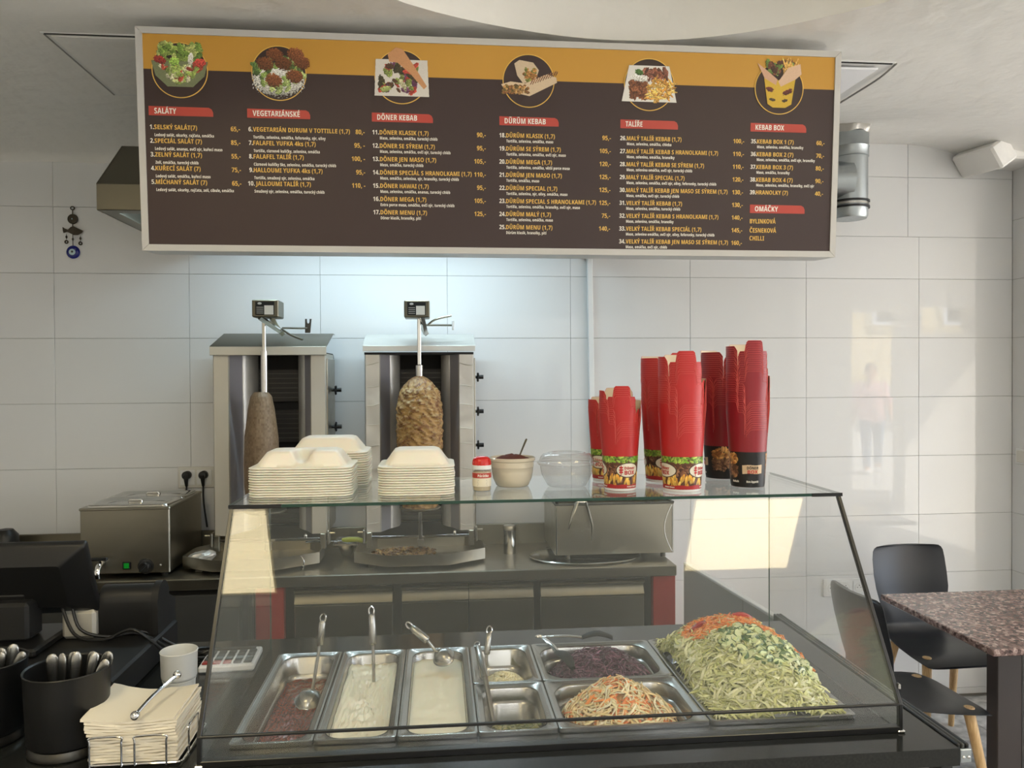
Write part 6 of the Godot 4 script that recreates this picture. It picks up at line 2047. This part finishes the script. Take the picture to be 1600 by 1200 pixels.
func till() -> void:
	# black counter unit below the screen
	var d := thing("cash_drawer", "black cash drawer block on the counter left of the salad case", "drawer", Vector3(-1.08, 0.89, 1.68))
	obj("body", span(Vector3(-0.36, 0.002, -0.22), Vector3(0.335, 0.075, 0.24), 0.006), X.black_matt, d)
	obj("front", span(Vector3(-0.36, 0.01, 0.24), Vector3(0.33, 0.066, 0.246), 0.002), X.black_plastic, d)
	var t := thing("till_screen", "black touch screen till seen from behind, with a vent grille", "till", Vector3(-1.12, 0.967, 1.64))
	obj("foot", span(Vector3(-0.17, 0.0, -0.1), Vector3(0.13, 0.022, 0.12), 0.006), X.black_plastic, t)
	var st := span(Vector3(-0.2, 0.022, -0.02), Vector3(0.085, 0.12, 0.06), 0.008)
	obj("stand_cover", st, X.black_matt, t)
	var sc := Node3D.new()
	sc.name = "screen_unit"
	t.add_child(sc)
	sc.transform = Transform3D(Basis(Vector3.RIGHT, 0.4), Vector3(0.0, 0.165, 0.0))
	var bk := MB.new()
	var rows := []
	for s in [[0.215, 0.105, -0.02, 0.006], [0.218, 0.108, -0.014, 0.008], [0.218, 0.108, 0.0, 0.008], [0.214, 0.104, 0.006, 0.008], [0.165, 0.068, 0.03, 0.01], [0.16, 0.064, 0.033, 0.01]]:
		var row := PackedVector3Array()
		for p in rrect(s[0], s[1], s[3], 4): row.append(Vector3(p.x, p.z, s[2]))
		rows.append(row)
	bk.sheet(rows, true, false, true, 0.6)
	bk.cap(rows[0], Vector3.FORWARD)
	bk.cap(rows[5], Vector3.BACK)
	obj("housing", bk, X.black_plastic, sc)
	var vt := MB.new()
	for k in 7: vt.box(Vector3(-0.055, 0.046 - 0.0085 * k, 0.0335), Vector3(0.052, 0.003, 0.002), 0.0008)
	obj("vent", vt, X.dark_grey, sc)
	obj("cover_plate", span(Vector3(-0.15, -0.09, 0.026), Vector3(0.06, -0.02, 0.036), 0.004), X.black_matt, sc)
	# receipt printer with round end
	var p := thing("receipt_printer", "black receipt printer with a rounded end beside the till screen", "printer", Vector3(-0.825, 0.967, 1.55))
	var pr := MB.new()
	pr.xf = Transform3D(Basis(Vector3(0, 0, 1), Vector3(0, 1, 0), Vector3(-1, 0, 0)), Vector3(0.055, 0, 0))
	var q := [Vector2(-0.08, 0.0), Vector2(0.05, 0.0), Vector2(0.052, 0.06)]
	for k in 9: q.append(Vector2(0.012 + 0.04 * cos(PI * k / 8.0 * 0.9), 0.085 + 0.042 * sin(PI * k / 8.0 * 0.9)))
	q.append(Vector2(-0.06, 0.09))
	q.append(Vector2(-0.08, 0.07))
	pr.prism(q, 0.0, 0.135, 0.6)
	obj("housing", pr, X.black_plastic, p)
	var en := MB.new()
	en.xf = Transform3D(Basis(Vector3(0, 0, 1), Vector3(0, 1, 0), Vector3(-1, 0, 0)), Vector3(0.075, 0, 0))
	var e := [Vector2(-0.085, 0.0), Vector2(0.056, 0.0), Vector2(0.058, 0.06)]
	for k in 9: e.append(Vector2(0.012 + 0.046 * cos(PI * k / 8.0), 0.085 + 0.05 * sin(PI * k / 8.0)))
	e.append(Vector2(-0.085, 0.06))
	en.prism(e, 0.0, 0.018, 0.6)
	obj("end_cap", en, X.black_matt, p)
	# steel box seen in the gap below the screen
	var sb := thing("steel_box", "small upright stainless box seen through the gap below the till screen", "box", Vector3(-0.945, 0.967, 1.61))
	obj("body", span(Vector3(-0.045, 0.0, -0.02), Vector3(0.04, 0.075, 0.012), 0.008), X.foil_smooth, sb)
	# leads
	var paths := [[Vector3(-0.985, 1.06, 1.63), Vector3(-0.945, 0.99, 1.65), Vector3(-0.88, 0.975, 1.66), Vector3(-0.8, 0.985, 1.64), Vector3(-0.735, 0.945, 1.62), Vector3(-0.70, 0.90, 1.6)], [Vector3(-0.965, 1.07, 1.62), Vector3(-0.935, 1.0, 1.64), Vector3(-0.87, 0.974, 1.63), Vector3(-0.79, 0.974, 1.6), Vector3(-0.72, 0.93, 1.58), Vector3(-0.67, 0.899, 1.57)], [Vector3(-0.86, 0.972, 1.65), Vector3(-0.8, 1.0, 1.66), Vector3(-0.75, 0.97, 1.66), Vector3(-0.70, 0.91, 1.64), Vector3(-0.68, 0.894, 1.6)]]
	var nm := ["upper black lead looping from till screen to counter", "lower black lead running from till screen past printer", "short black lead looping over the counter edge by the printer"]
	for k in 3:
		tag(obj("power_lead", tubed(curve(paths[k], 6), 0.0042, 8), X.black_plastic), nm[k], "cable", "till leads")
	var coil := []
	for i in 60:
		var a := TAU * i / 14.0
		coil.append(Vector3(-0.645 + 0.024 * cos(a) + 0.0003 * i, 0.897 + 0.02 * (0.5 + 0.5 * sin(a * 0.63)), 1.59 + 0.016 * sin(a)))
	tag(obj("power_lead", tubed(coil, 0.0036, 6), X.black_plastic), "coiled black lead bundled behind the clear cups", "cable", "till leads")
	# calculator
	var c := thing("calculator", "flat grey calculator with dark and red keys left of the glass case", "calculator", Vector3(-0.555, 0.89, 1.625), 0.05)
	obj("body", span(Vector3(-0.07, 0.0, -0.07), Vector3(0.07, 0.018, 0.07), 0.004), X.white_plastic, c)
	for r in 4:
		for k in 5:
			var km: Material = X.red_board if r == 3 and k < 3 else X.dark_grey
			var o := obj("key", boxm(Vector3(), Vector3(0.02, 0.006, 0.018), 0.002), km, c)
			o.position = Vector3(-0.053 + 0.0262 * k, 0.02, -0.028 + 0.0255 * r)
	obj("display", span(Vector3(-0.055, 0.018, -0.064), Vector3(0.055, 0.022, -0.045), 0.001), X.steel_dark, c)

func knife_handle(kind: int) -> MB:
	var m := MB.new()
	var rows := []
	for s in [[-0.09, 0.006, 0.002], [-0.05, 0.0065, 0.0025], [0.0, 0.0085, 0.0035], [0.03, 0.0095, 0.0038], [0.05, 0.0098, 0.0036], [0.062, 0.0088, 0.0032], [0.069, 0.006, 0.0026], [0.0715, 0.002, 0.0014]]:
		var row := PackedVector3Array()
		for i in 14:
			var a := TAU * i / 14
			row.append(Vector3(cos(a) * s[1] * (1.25 if kind == 0 else 1.05), s[0], sin(a) * s[2]))
		rows.append(row)
	m.sheet(rows, true, false, true, 0.4)
	m.cap(rows[0], Vector3.DOWN)
	m.cap(rows[7], Vector3.UP)
	return m

func left_things() -> void:
	var cups := [[Vector3(-0.766, 0.89, 2.085), "right"], [Vector3(-0.962, 0.89, 2.025), "left"]]
	var hs := [knife_handle(0).done(), knife_handle(1).done()]
	for n in 2:
		var at: Vector3 = cups[n][0]
		var c := thing("cutlery_cup", ["round black cutlery cup full of knives, beside the napkin holder", "round black cutlery cup of knives cut off by the left edge of the picture"][n], "cup", at)
		obj("shell", lathed([[0.0, 0.02], [0.066, 0.02], [0.074, 0.024], [0.0755, 0.03], [0.081, 0.165], [0.0825, 0.168], [0.081, 0.17], [0.078, 0.167], [0.0725, 0.04], [0.0, 0.034]], 56), X.black_plastic, c)
		obj("base_ring", lathed([[0.0, 0.0], [0.07, 0.0], [0.0745, 0.003], [0.0745, 0.012], [0.07, 0.02], [0.0, 0.021]], 48), X.steel_dark, c)
		var ks: Array = [[-0.042, -0.02, -0.05], [-0.018, 0.0, 0.0], [-0.006, -0.02, 0.03], [0.008, 0.0, 0.08], [0.026, -0.02, 0.16], [0.036, 0.0, 0.2], [0.044, -0.03, 0.3], [0.05, 0.02, 0.42]] if n == 0 else [[-0.02, 0.0, 0.05], [0.0, 0.02, 0.12], [0.012, -0.01, 0.16], [0.024, 0.02, 0.2], [0.034, -0.02, 0.12], [0.048, 0.01, 0.42]]
		for k in ks.size():
			var t := thing("table_knife", "", "knife", at + Vector3(ks[k][0], 0.117 + rnd(-0.004, 0.006), ks[k][1] - 0.012), 0.0, ["knives in the right hand cutlery cup", "knives in the left hand cutlery cup"][n])
			var where := "leftmost" if k == 0 else "rightmost" if k == ks.size() - 1 else ""
			t.set_meta("label", ("%s steel knife standing handle up in the %s cutlery cup" % [where, cups[n][1]]) if where else "%s steel knife from the left, handle up in the %s cutlery cup" % [ORD[k], cups[n][1]])
			var o := obj("handle", hs[k % 2], X.pan_steel, t)
			o.rotation = Vector3(-0.06, rnd(-0.5, 0.5), -ks[k][2])
	# napkins in a wire holder
	var nh := Vector3(-0.597, 0.89, 2.095)
	var w := thing("napkin_holder", "chrome wire napkin holder with a ball tipped press bar", "holder", nh, 0.0)
	var sq := rrect(0.088, 0.086, 0.01, 4, 0.006)
	obj("base_wire", tubed(Array(sq), 0.0022, 6, true), X.chrome, w)
	for s in [[-0.055, 0.089, 0.0], [0.03, 0.089, 0.0], [0.091, 0.02, PI / 2], [-0.091, 0.02, PI / 2], [0.0, -0.089, 0.0]]:
		var lp := curve([Vector3(-0.03, 0.004, 0), Vector3(-0.03, 0.05, 0), Vector3(-0.027, 0.062, 0), Vector3(0.027, 0.062, 0), Vector3(0.03, 0.05, 0), Vector3(0.03, 0.004, 0)], 5)
		var o := obj("wire_loop", tubed(lp, 0.0021, 6), X.chrome, w)
		o.position = Vector3(s[0], 0, s[1])
		o.rotation.y = s[2]
	var bar := MB.new()
	bar.tube(curve([Vector3(0.002, 0.104, 0.088), Vector3(0.012, 0.114, 0.02), Vector3(0.03, 0.12, -0.07)], 5), 0.0036, 8)
	var ba := obj("press_bar", bar, X.chrome, w)
	var b1 := MB.new()
	b1.ball(Vector3(0.002, 0.103, 0.09), Vector3.ONE * 0.0095, 18, 10)
	obj("ball", b1, X.chrome, ba)
	var b2 := MB.new()
	b2.ball(Vector3(0.03, 0.121, -0.072), Vector3.ONE * 0.0088, 18, 10)
	obj("ball", b2, X.chrome, ba)
	var ns := noise(1.0, 6, 2)
	for k in 15:
		var m := MB.new()
		var rows := []
		var y0 := 0.008 + 0.0056 * k
		var sk := rnd(-0.004, 0.004)
		var f := clampf((k - 6) / 8.0, 0.0, 1.0)
		for layer in 2:
			for j0 in 13:
				var j := j0 if layer == 0 else 12 - j0
				var row := PackedVector3Array()
				for i in 13:
					var u := i / 12.0 - 0.5
					var v := j / 12.0 - 0.5
					var y := y0 + 0.0046 * layer
					# the upper half bulges at the sides and is pressed in along the bar
					y += f * (0.018 * pow(absf(u) * 2.0, 1.5) * (1.0 if u < 0 else 0.55) * (0.7 - v * 0.4) - 0.003) + 0.0022 * ns.get_noise_2d(u * 3.0 + k * 0.35, v * 3.0)
					row.append(Vector3(u * (0.166 + 0.012 * f) + sk - 0.004 + 0.018 * f * (-0.5 - v * 0.0), y, v * 0.163 + rnd(-0.0012, 0.0012)))
				rows.append(row)
		m.sheet(rows, false, true, false, 0.3)
		for e in [0, 12]:
			# close the two sides
			for j in 12:
				var a: Vector3 = rows[j][e]
				var b: Vector3 = rows[j + 1][e]
				var c: Vector3 = rows[25 - j - 1][e]
				var d: Vector3 = rows[25 - j][e]
				m.quad(a, b, c, d, Vector3(-1 if e == 0 else 1, 0, 0))
		var o := obj("napkin", m, X.napkin)
		o.position = nh
		tag(o, "topmost folded cream paper napkin under the press bar" if k == 14 else "lowest folded cream paper napkin in the wire holder" if k == 0 else "%s cream paper napkin from the bottom of the pile in the wire holder" % ORD[k], "napkin", "napkins in the wire holder")
	# portion cups
	var pc := thing("portion_cup", "lower milky plastic cup of the nested pair behind the napkins", "cup", Vector3(-0.607, 0.89, 1.885))
	obj("cup_wall", lathed([[0.0, 0.001], [0.03, 0.001], [0.033, 0.004], [0.036, 0.06], [0.0375, 0.061], [0.0365, 0.062], [0.034, 0.06], [0.031, 0.006], [0.0, 0.005]], 44), X.cup_milky, pc)
	var p2 := thing("portion_cup", "upper wider milky plastic cup of the nested pair behind the napkins", "cup", Vector3(-0.607, 0.9, 1.885))
	obj("cup_wall", lathed([[0.0, 0.012], [0.029, 0.012], [0.0325, 0.03], [0.034, 0.052], [0.0385, 0.056], [0.0395, 0.06], [0.041, 0.114], [0.0425, 0.117], [0.041, 0.119], [0.0392, 0.116], [0.0375, 0.062], [0.033, 0.054], [0.0305, 0.03], [0.0, 0.02]], 44), X.cup_milky, p2)

func chair(label: String, at: Vector3, turn: float) -> void:
	var t := thing("dining_chair", label, "chair", at, turn, "black shell chairs at the table")
	var pf := [[-0.246, 0.85, 0.135], [-0.246, 0.847, 0.155], [-0.245, 0.839, 0.168], [-0.243, 0.825, 0.176], [-0.238, 0.79, 0.181], [-0.224, 0.72, 0.183], [-0.21, 0.66, 0.18], [-0.196, 0.6, 0.168], [-0.175, 0.55, 0.157], [-0.168, 0.51, 0.155], [-0.15, 0.479, 0.158], [-0.118, 0.462, 0.168], [-0.06, 0.455, 0.185], [0.02, 0.453, 0.198], [0.1, 0.45, 0.203], [0.16, 0.444, 0.2], [0.192, 0.434, 0.185], [0.2, 0.431, 0.17]]
	var rows := []
	var n := pf.size()
	for k in n:
		var a := Vector2(pf[maxi(k - 1, 0)][0], pf[maxi(k - 1, 0)][1])
		var b := Vector2(pf[mini(k + 1, n - 1)][0], pf[mini(k + 1, n - 1)][1])
		var d := (b - a).normalized()
		var nr := Vector2(-d.y, d.x)          # towards the sitter
		var row := PackedVector3Array()
		var back := clampf((pf[k][1] - 0.5) / 0.12, 0.0, 1.0)
		for side in 2:
			for i0 in 15:
				var i := i0 if side == 0 else 14 - i0
				var u := i / 7.0 - 1.0
				var off := (0.0055 if side == 0 else -0.0055) * (1.0 - pow(absf(u), 8.0) * 0.8)
				var z: float = pf[k][0] + nr.x * off + 0.026 * u * u * back
				var y: float = pf[k][1] + nr.y * off + (1.0 - back) * 0.008 * u * u * smoothstep(0.1, -0.1, pf[k][0])
				row.append(Vector3(u * pf[k][2], y, z))
		rows.append(row)
	var m := MB.new()
	m.sheet(rows, true, false, false, 0.5)
	m.cap(rows[0], Vector3.UP)
	m.cap(rows[n - 1], Vector3.BACK)
	obj("seat_shell", m, X.chair_black, t)
	for sx in [-1.0, 1.0]:
		for sz in [-1.0, 1.0]:
			var top := Vector3(sx * 0.148, 0.452 if sz < 0 else 0.447, 0.13 if sz > 0 else -0.09)
			var foot := Vector3(sx * 0.2, 0.0, 0.2 if sz > 0 else -0.19)
			obj("leg", tubed([foot, foot.lerp(top, 0.5), top - Vector3(0, 0.012, 0)], [0.0125, 0.0165, 0.0195], 16), X.beech, t)
			obj("peg_end", lathed([[0.0, 0.0075], [0.017, 0.0073], [0.0185, 0.0055], [0.0185, -0.003]], 24, top), X.beech, t, "round beech peg end showing through the seat")
			obj("glide", lathed([[0.0, 0.0], [0.012, 0.0], [0.0125, 0.003]], 12, foot + Vector3(0, -0.0005, 0)), X.black_plastic, t)

func dining() -> void:
	var t := thing("dining_table", "table with a brown speckled granite top on a broad dark pedestal", "table", Vector3(2.36, 0.0, 1.06))
	var tp := MB.new()
	tp.box(Vector3(0, 0.738, 0), Vector3(1.104, 0.024, 0.655), 0.003)
	obj("tabletop", tp, X.table_granite, t)
	var lg := obj("pedestal", boxm(Vector3(0.0, 0.363, 0.04), Vector3(0.68, 0.726, 0.06), 0.003), X.table_leg, t)
	obj("seam", boxm(Vector3(-0.243, 0.363, 0.0705), Vector3(0.004, 0.726, 0.002)), X.dark_grey, lg)
	obj("foot_plate", boxm(Vector3(0.0, 0.006, 0.04), Vector3(0.6, 0.012, 0.36), 0.003), X.table_leg, t)
	obj("apron", boxm(Vector3(0.05, 0.69, -0.02), Vector3(0.6, 0.07, 0.4), 0.002), X.table_leg, t)
	chair("black shell chair with beech legs at the wall end of the table, facing the camera", Vector3(2.2, 0, 0.53), 0.03)
	chair("black shell chair with beech legs beside the glass case, seen from behind", Vector3(1.765, 0, 1.0), PI / 2 + 0.03)

# ---- a person out in the street, seen mirrored in the tiles
# bones are [from, to, radius there, radius here]; their tapered capsules melt into one smooth surface
func net(bones: Array, cell: float, k: float, fine := Vector3.ONE) -> MB:
	var lo := Vector3.ONE * 1e9
	var hi := -lo
	for b in bones:
		for e in 2:
			var r: float = maxf(b[2], b[3]) + k + cell * 2.0
			lo = lo.min(b[e] - Vector3.ONE * r)
			hi = hi.max(b[e] + Vector3.ONE * r)
	var n := Vector3i(((hi - lo) / cell).ceil()) + Vector3i.ONE
	var f := PackedFloat32Array()
	f.resize(n.x * n.y * n.z)
	f.fill(1.0)
	for b in bones:
		var r: float = maxf(b[2], b[3]) + k + cell
		var p0 := Vector3i(((b[0].min(b[1]) - Vector3.ONE * r - lo) / cell).floor()).clamp(Vector3i.ZERO, n - Vector3i.ONE)
		var p1 := Vector3i(((b[0].max(b[1]) + Vector3.ONE * r - lo) / cell).ceil()).clamp(Vector3i.ZERO, n - Vector3i.ONE)
		var ab: Vector3 = b[1] - b[0]
		var l2 := maxf(ab.length_squared(), 1e-9)
		for z in range(p0.z, p1.z + 1):
			for y in range(p0.y, p1.y + 1):
				for x in range(p0.x, p1.x + 1):
					var p := lo + Vector3(x, y, z) * cell
					var t := clampf((p - b[0]).dot(ab) / l2, 0.0, 1.0)
					var d: float = ((p - b[0] - ab * t) / fine).length() - lerpf(b[2], b[3], t)
					var i := x + n.x * (y + n.y * z)
					var o := f[i]
					var h := maxf(k - absf(o - d), 0.0) / k
					f[i] = minf(o, d) - h * h * k * 0.25
	var V := {}
	var sx := 1
	var sy := n.x
	var sz := n.x * n.y
	var off := [0, sx, sy, sx + sy, sz, sx + sz, sy + sz, sx + sy + sz]
	for z in n.z - 1:
		for y in n.y - 1:
			for x in n.x - 1:
				var i := x + sy * y + sz * z
				var neg := 0
				for q in 8:
					if f[i + off[q]] < 0.0: neg += 1
				if neg == 0 or neg == 8: continue
				var s := Vector3()
				var c := 0
				for q in 8:
					for e in [1, 2, 4]:
						if q & e: continue
						var a := f[i + off[q]]
						var b2 := f[i + off[q | e]]
						if (a < 0.0) != (b2 < 0.0):
							var t := a / (a - b2)
							s += Vector3(float(q & 1), float((q >> 1) & 1), float((q >> 2) & 1)) + Vector3(float(e == 1), float(e == 2), float(e == 4)) * t
							c += 1
				V[i] = lo + (Vector3(x, y, z) + s / c) * cell
	var m := MB.new()
	var grad := func(p: Vector3) -> Vector3:
		var g := ((p - lo) / cell)
		var q := Vector3i(g.round()).clamp(Vector3i.ONE, n - Vector3i.ONE * 2)
		var i := q.x + sy * q.y + sz * q.z
		return Vector3(f[i + sx] - f[i - sx], f[i + sy] - f[i - sy], f[i + sz] - f[i - sz]).normalized()
	for i in V:
		for ax in 3:
			var st: int = [sx, sy, sz][ax]
			var u: int = [sy, sz, sx][ax]
			var w: int = [sz, sx, sy][ax]
			if (f[i] < 0.0) == (f[i + st] < 0.0): continue
			if not (V.has(i - u) and V.has(i - w) and V.has(i - u - w)): continue
			var a: Vector3 = V[i]
			var b: Vector3 = V[i - u]
			var c: Vector3 = V[i - u - w]
			var d: Vector3 = V[i - w]
			var na: Vector3 = grad.call(a)
			var nb: Vector3 = grad.call(b)
			var nc: Vector3 = grad.call(c)
			var nd: Vector3 = grad.call(d)
			m.tri(a, b, c, na, nb, nc)
			m.tri(a, c, d, na, nc, nd)
	return m

func person() -> void:
	var t := thing("person", "person in pink and white patterned shirt and blue jeans walking towards the shop door", "person", Vector3(6.79, 0.09, 7.9), PI + 0.45)
	var skin := mat("skin", rgb(206, 158, 130), 0.5)
	var jean := mat("jeans", rgb(104, 128, 160), 0.8)
	var hair := mat("hair", rgb(58, 42, 34), 0.6)
	var shirt := mat("shirt", Color.WHITE, 0.8)
	shirt.albedo_texture = ntex(noise(0.03, 41, 2, FastNoiseLite.TYPE_CELLULAR), [rgb(236, 214, 214), rgb(214, 120, 128), rgb(240, 232, 230), rgb(150, 92, 110)], [0.2, 0.45, 0.6, 0.9])
	tri_map(shirt, 2.0, false)
	# joints, facing +z before the turn
	var hipL := Vector3(0.085, 0.88, 0.0)
	var hipR := Vector3(-0.085, 0.88, 0.0)
	var kneeL := Vector3(0.09, 0.48, 0.1)
	var kneeR := Vector3(-0.09, 0.47, 0.02)
	var ankL := Vector3(0.09, 0.09, 0.14)
	var ankR := Vector3(-0.09, 0.1, -0.2)
	var neck := Vector3(0, 1.40, -0.005)
	var head := Vector3(0, 1.56, 0.02)
	var shL := Vector3(0.17, 1.34, 0.0)
	var shR := Vector3(-0.17, 1.34, 0.0)
	var elL := Vector3(0.235, 1.08, -0.05)
	var elR := Vector3(-0.235, 1.08, 0.03)
	var wrL := Vector3(0.265, 0.86, 0.02)
	var wrR := Vector3(-0.26, 0.87, 0.14)
	var body := [[hipL, kneeL, 0.085, 0.058], [hipR, kneeR, 0.085, 0.058], [kneeL, ankL, 0.056, 0.038], [kneeR, ankR, 0.056, 0.038], [ankL, ankL + Vector3(0.01, -0.055, 0.13), 0.04, 0.03], [ankR, ankR + Vector3(-0.01, -0.07, 0.11), 0.04, 0.03],
		[Vector3(0.05, 0.92, 0), Vector3(-0.05, 0.92, 0), 0.115, 0.115], [Vector3(0, 0.95, 0), Vector3(0, 1.15, 0), 0.12, 0.11], [Vector3(0.06, 1.24, 0), Vector3(-0.06, 1.24, 0), 0.11, 0.11], [shL, shR, 0.06, 0.06], [Vector3(0, 1.33, 0), neck + Vector3(0, 0.06, 0.01), 0.075, 0.05],
		[shL, elL, 0.054, 0.042], [shR, elR, 0.054, 0.042], [elL, wrL, 0.041, 0.028], [elR, wrR, 0.041, 0.028]]
	var bm := net(body, 0.016, 0.045)
	# head with nose, chin and ears in a finer grid, on the same mesh
	var hd := [[head + Vector3(0, 0.045, -0.015), head + Vector3(0, -0.01, 0.0), 0.088, 0.078], [head + Vector3(0, -0.05, 0.02), head + Vector3(0, -0.082, 0.035), 0.055, 0.036], [head + Vector3(0, 0.0, 0.088), head + Vector3(0, -0.022, 0.1), 0.011, 0.014], [head + Vector3(0.08, -0.005, -0.01), head + Vector3(0.083, -0.03, -0.005), 0.014, 0.011], [head + Vector3(-0.08, -0.005, -0.01), head + Vector3(-0.083, -0.03, -0.005), 0.014, 0.011], [neck, head + Vector3(0, -0.04, -0.01), 0.05, 0.048], [head + Vector3(-0.016, -0.056, 0.077), head + Vector3(0.016, -0.056, 0.077), 0.008, 0.008]]
	var hm := net(hd, 0.0075, 0.02)
	bm.V.append_array(hm.V); bm.N.append_array(hm.N); bm.T.append_array(hm.T); bm.K.append_array(hm.K)
	for s in [0, 1]:
		var w: Vector3 = [wrL, wrR][s]
		var e: Vector3 = [elL, elR][s]
		var d := (w - e).normalized()
		var fr := Vector3(0, 0, 1)
		fr = (fr - d * fr.dot(d)).normalized()
		var inw := Vector3(-1.0 if s == 0 else 1.0, 0, 0)
		var hb := [[w, w + d * 0.03, 0.026, 0.028], [w + d * 0.035 + fr * 0.018, w + d * 0.075 + fr * 0.022, 0.016, 0.014], [w + d * 0.035 - fr * 0.015, w + d * 0.075 - fr * 0.018, 0.016, 0.013]]
		for k in 4:
			var b0 := w + d * 0.078 + fr * (0.028 - 0.0185 * k)
			var ln: float = [0.066, 0.075, 0.07, 0.056][k]
			hb.append([b0, b0 + d * ln * 0.5, 0.0085, 0.008])
			hb.append([b0 + d * ln * 0.5, b0 + d * ln * 0.92 + inw * 0.016, 0.008, 0.007])
		hb.append([w + d * 0.03 + fr * 0.028, w + d * 0.062 + fr * 0.05, 0.011, 0.009])
		hb.append([w + d * 0.062 + fr * 0.05, w + d * 0.09 + fr * 0.052, 0.009, 0.0075])
		var pm := net(hb, 0.006, 0.008)
		bm.V.append_array(pm.V); bm.N.append_array(pm.N); bm.T.append_array(pm.T); bm.K.append_array(pm.K)
	obj("body", bm, skin, t)
	var tr := [[hipL, kneeL, 0.1, 0.07], [hipR, kneeR, 0.1, 0.07], [kneeL, ankL + Vector3(0, 0.03, 0), 0.068, 0.055], [kneeR, ankR + Vector3(0, 0.03, 0), 0.068, 0.055], [Vector3(0.05, 0.92, 0), Vector3(-0.05, 0.92, 0), 0.128, 0.128]]
	obj("trousers", net(tr, 0.016, 0.03), jean, t)
	var top := [[Vector3(0.055, 0.9, 0), Vector3(0.03, 1.12, 0), 0.14, 0.13], [Vector3(-0.055, 0.9, 0), Vector3(-0.03, 1.12, 0), 0.14, 0.13], [Vector3(0.06, 1.24, 0), Vector3(-0.06, 1.24, 0), 0.127, 0.127], [shL, shR, 0.073, 0.073], [Vector3(0, 1.3, 0), Vector3(0, 1.35, 0), 0.085, 0.07], [shL, shL.lerp(elL, 0.85), 0.072, 0.064], [shR, shR.lerp(elR, 0.85), 0.072, 0.064]]
	obj("shirt", net(top, 0.016, 0.035), shirt, t)
	var hr := [[head + Vector3(0, 0.075, -0.03), head + Vector3(0, 0.02, -0.05), 0.082, 0.078], [head + Vector3(0.05, 0.07, 0.02), head + Vector3(0.075, -0.01, -0.035), 0.035, 0.03], [head + Vector3(-0.05, 0.07, 0.02), head + Vector3(-0.075, -0.01, -0.035), 0.035, 0.03], [head + Vector3(0, 0.02, -0.06), head + Vector3(0, -0.08, -0.055), 0.06, 0.04]]
	obj("hair", net(hr, 0.012, 0.03), hair, t)
	var fc := MB.new()
	for s in [-1.0, 1.0]: fc.ball(head + Vector3(s * 0.032, 0.002, 0.074), Vector3(0.011, 0.006, 0.006), 10, 6)
	obj("eye", fc, X.black_trim, t)
	for s in [0, 1]:
		var a: Vector3 = [ankL, ankR][s]
		var fo := [[a + Vector3(0, -0.045, -0.03), a + Vector3(0, -0.055, 0.05), 0.044, 0.042], [a + Vector3(0, -0.055, 0.05), a + Vector3(0, -0.06, 0.15), 0.042, 0.032]]
		obj("shoe", net(fo, 0.012, 0.02), X.white_plastic, t)
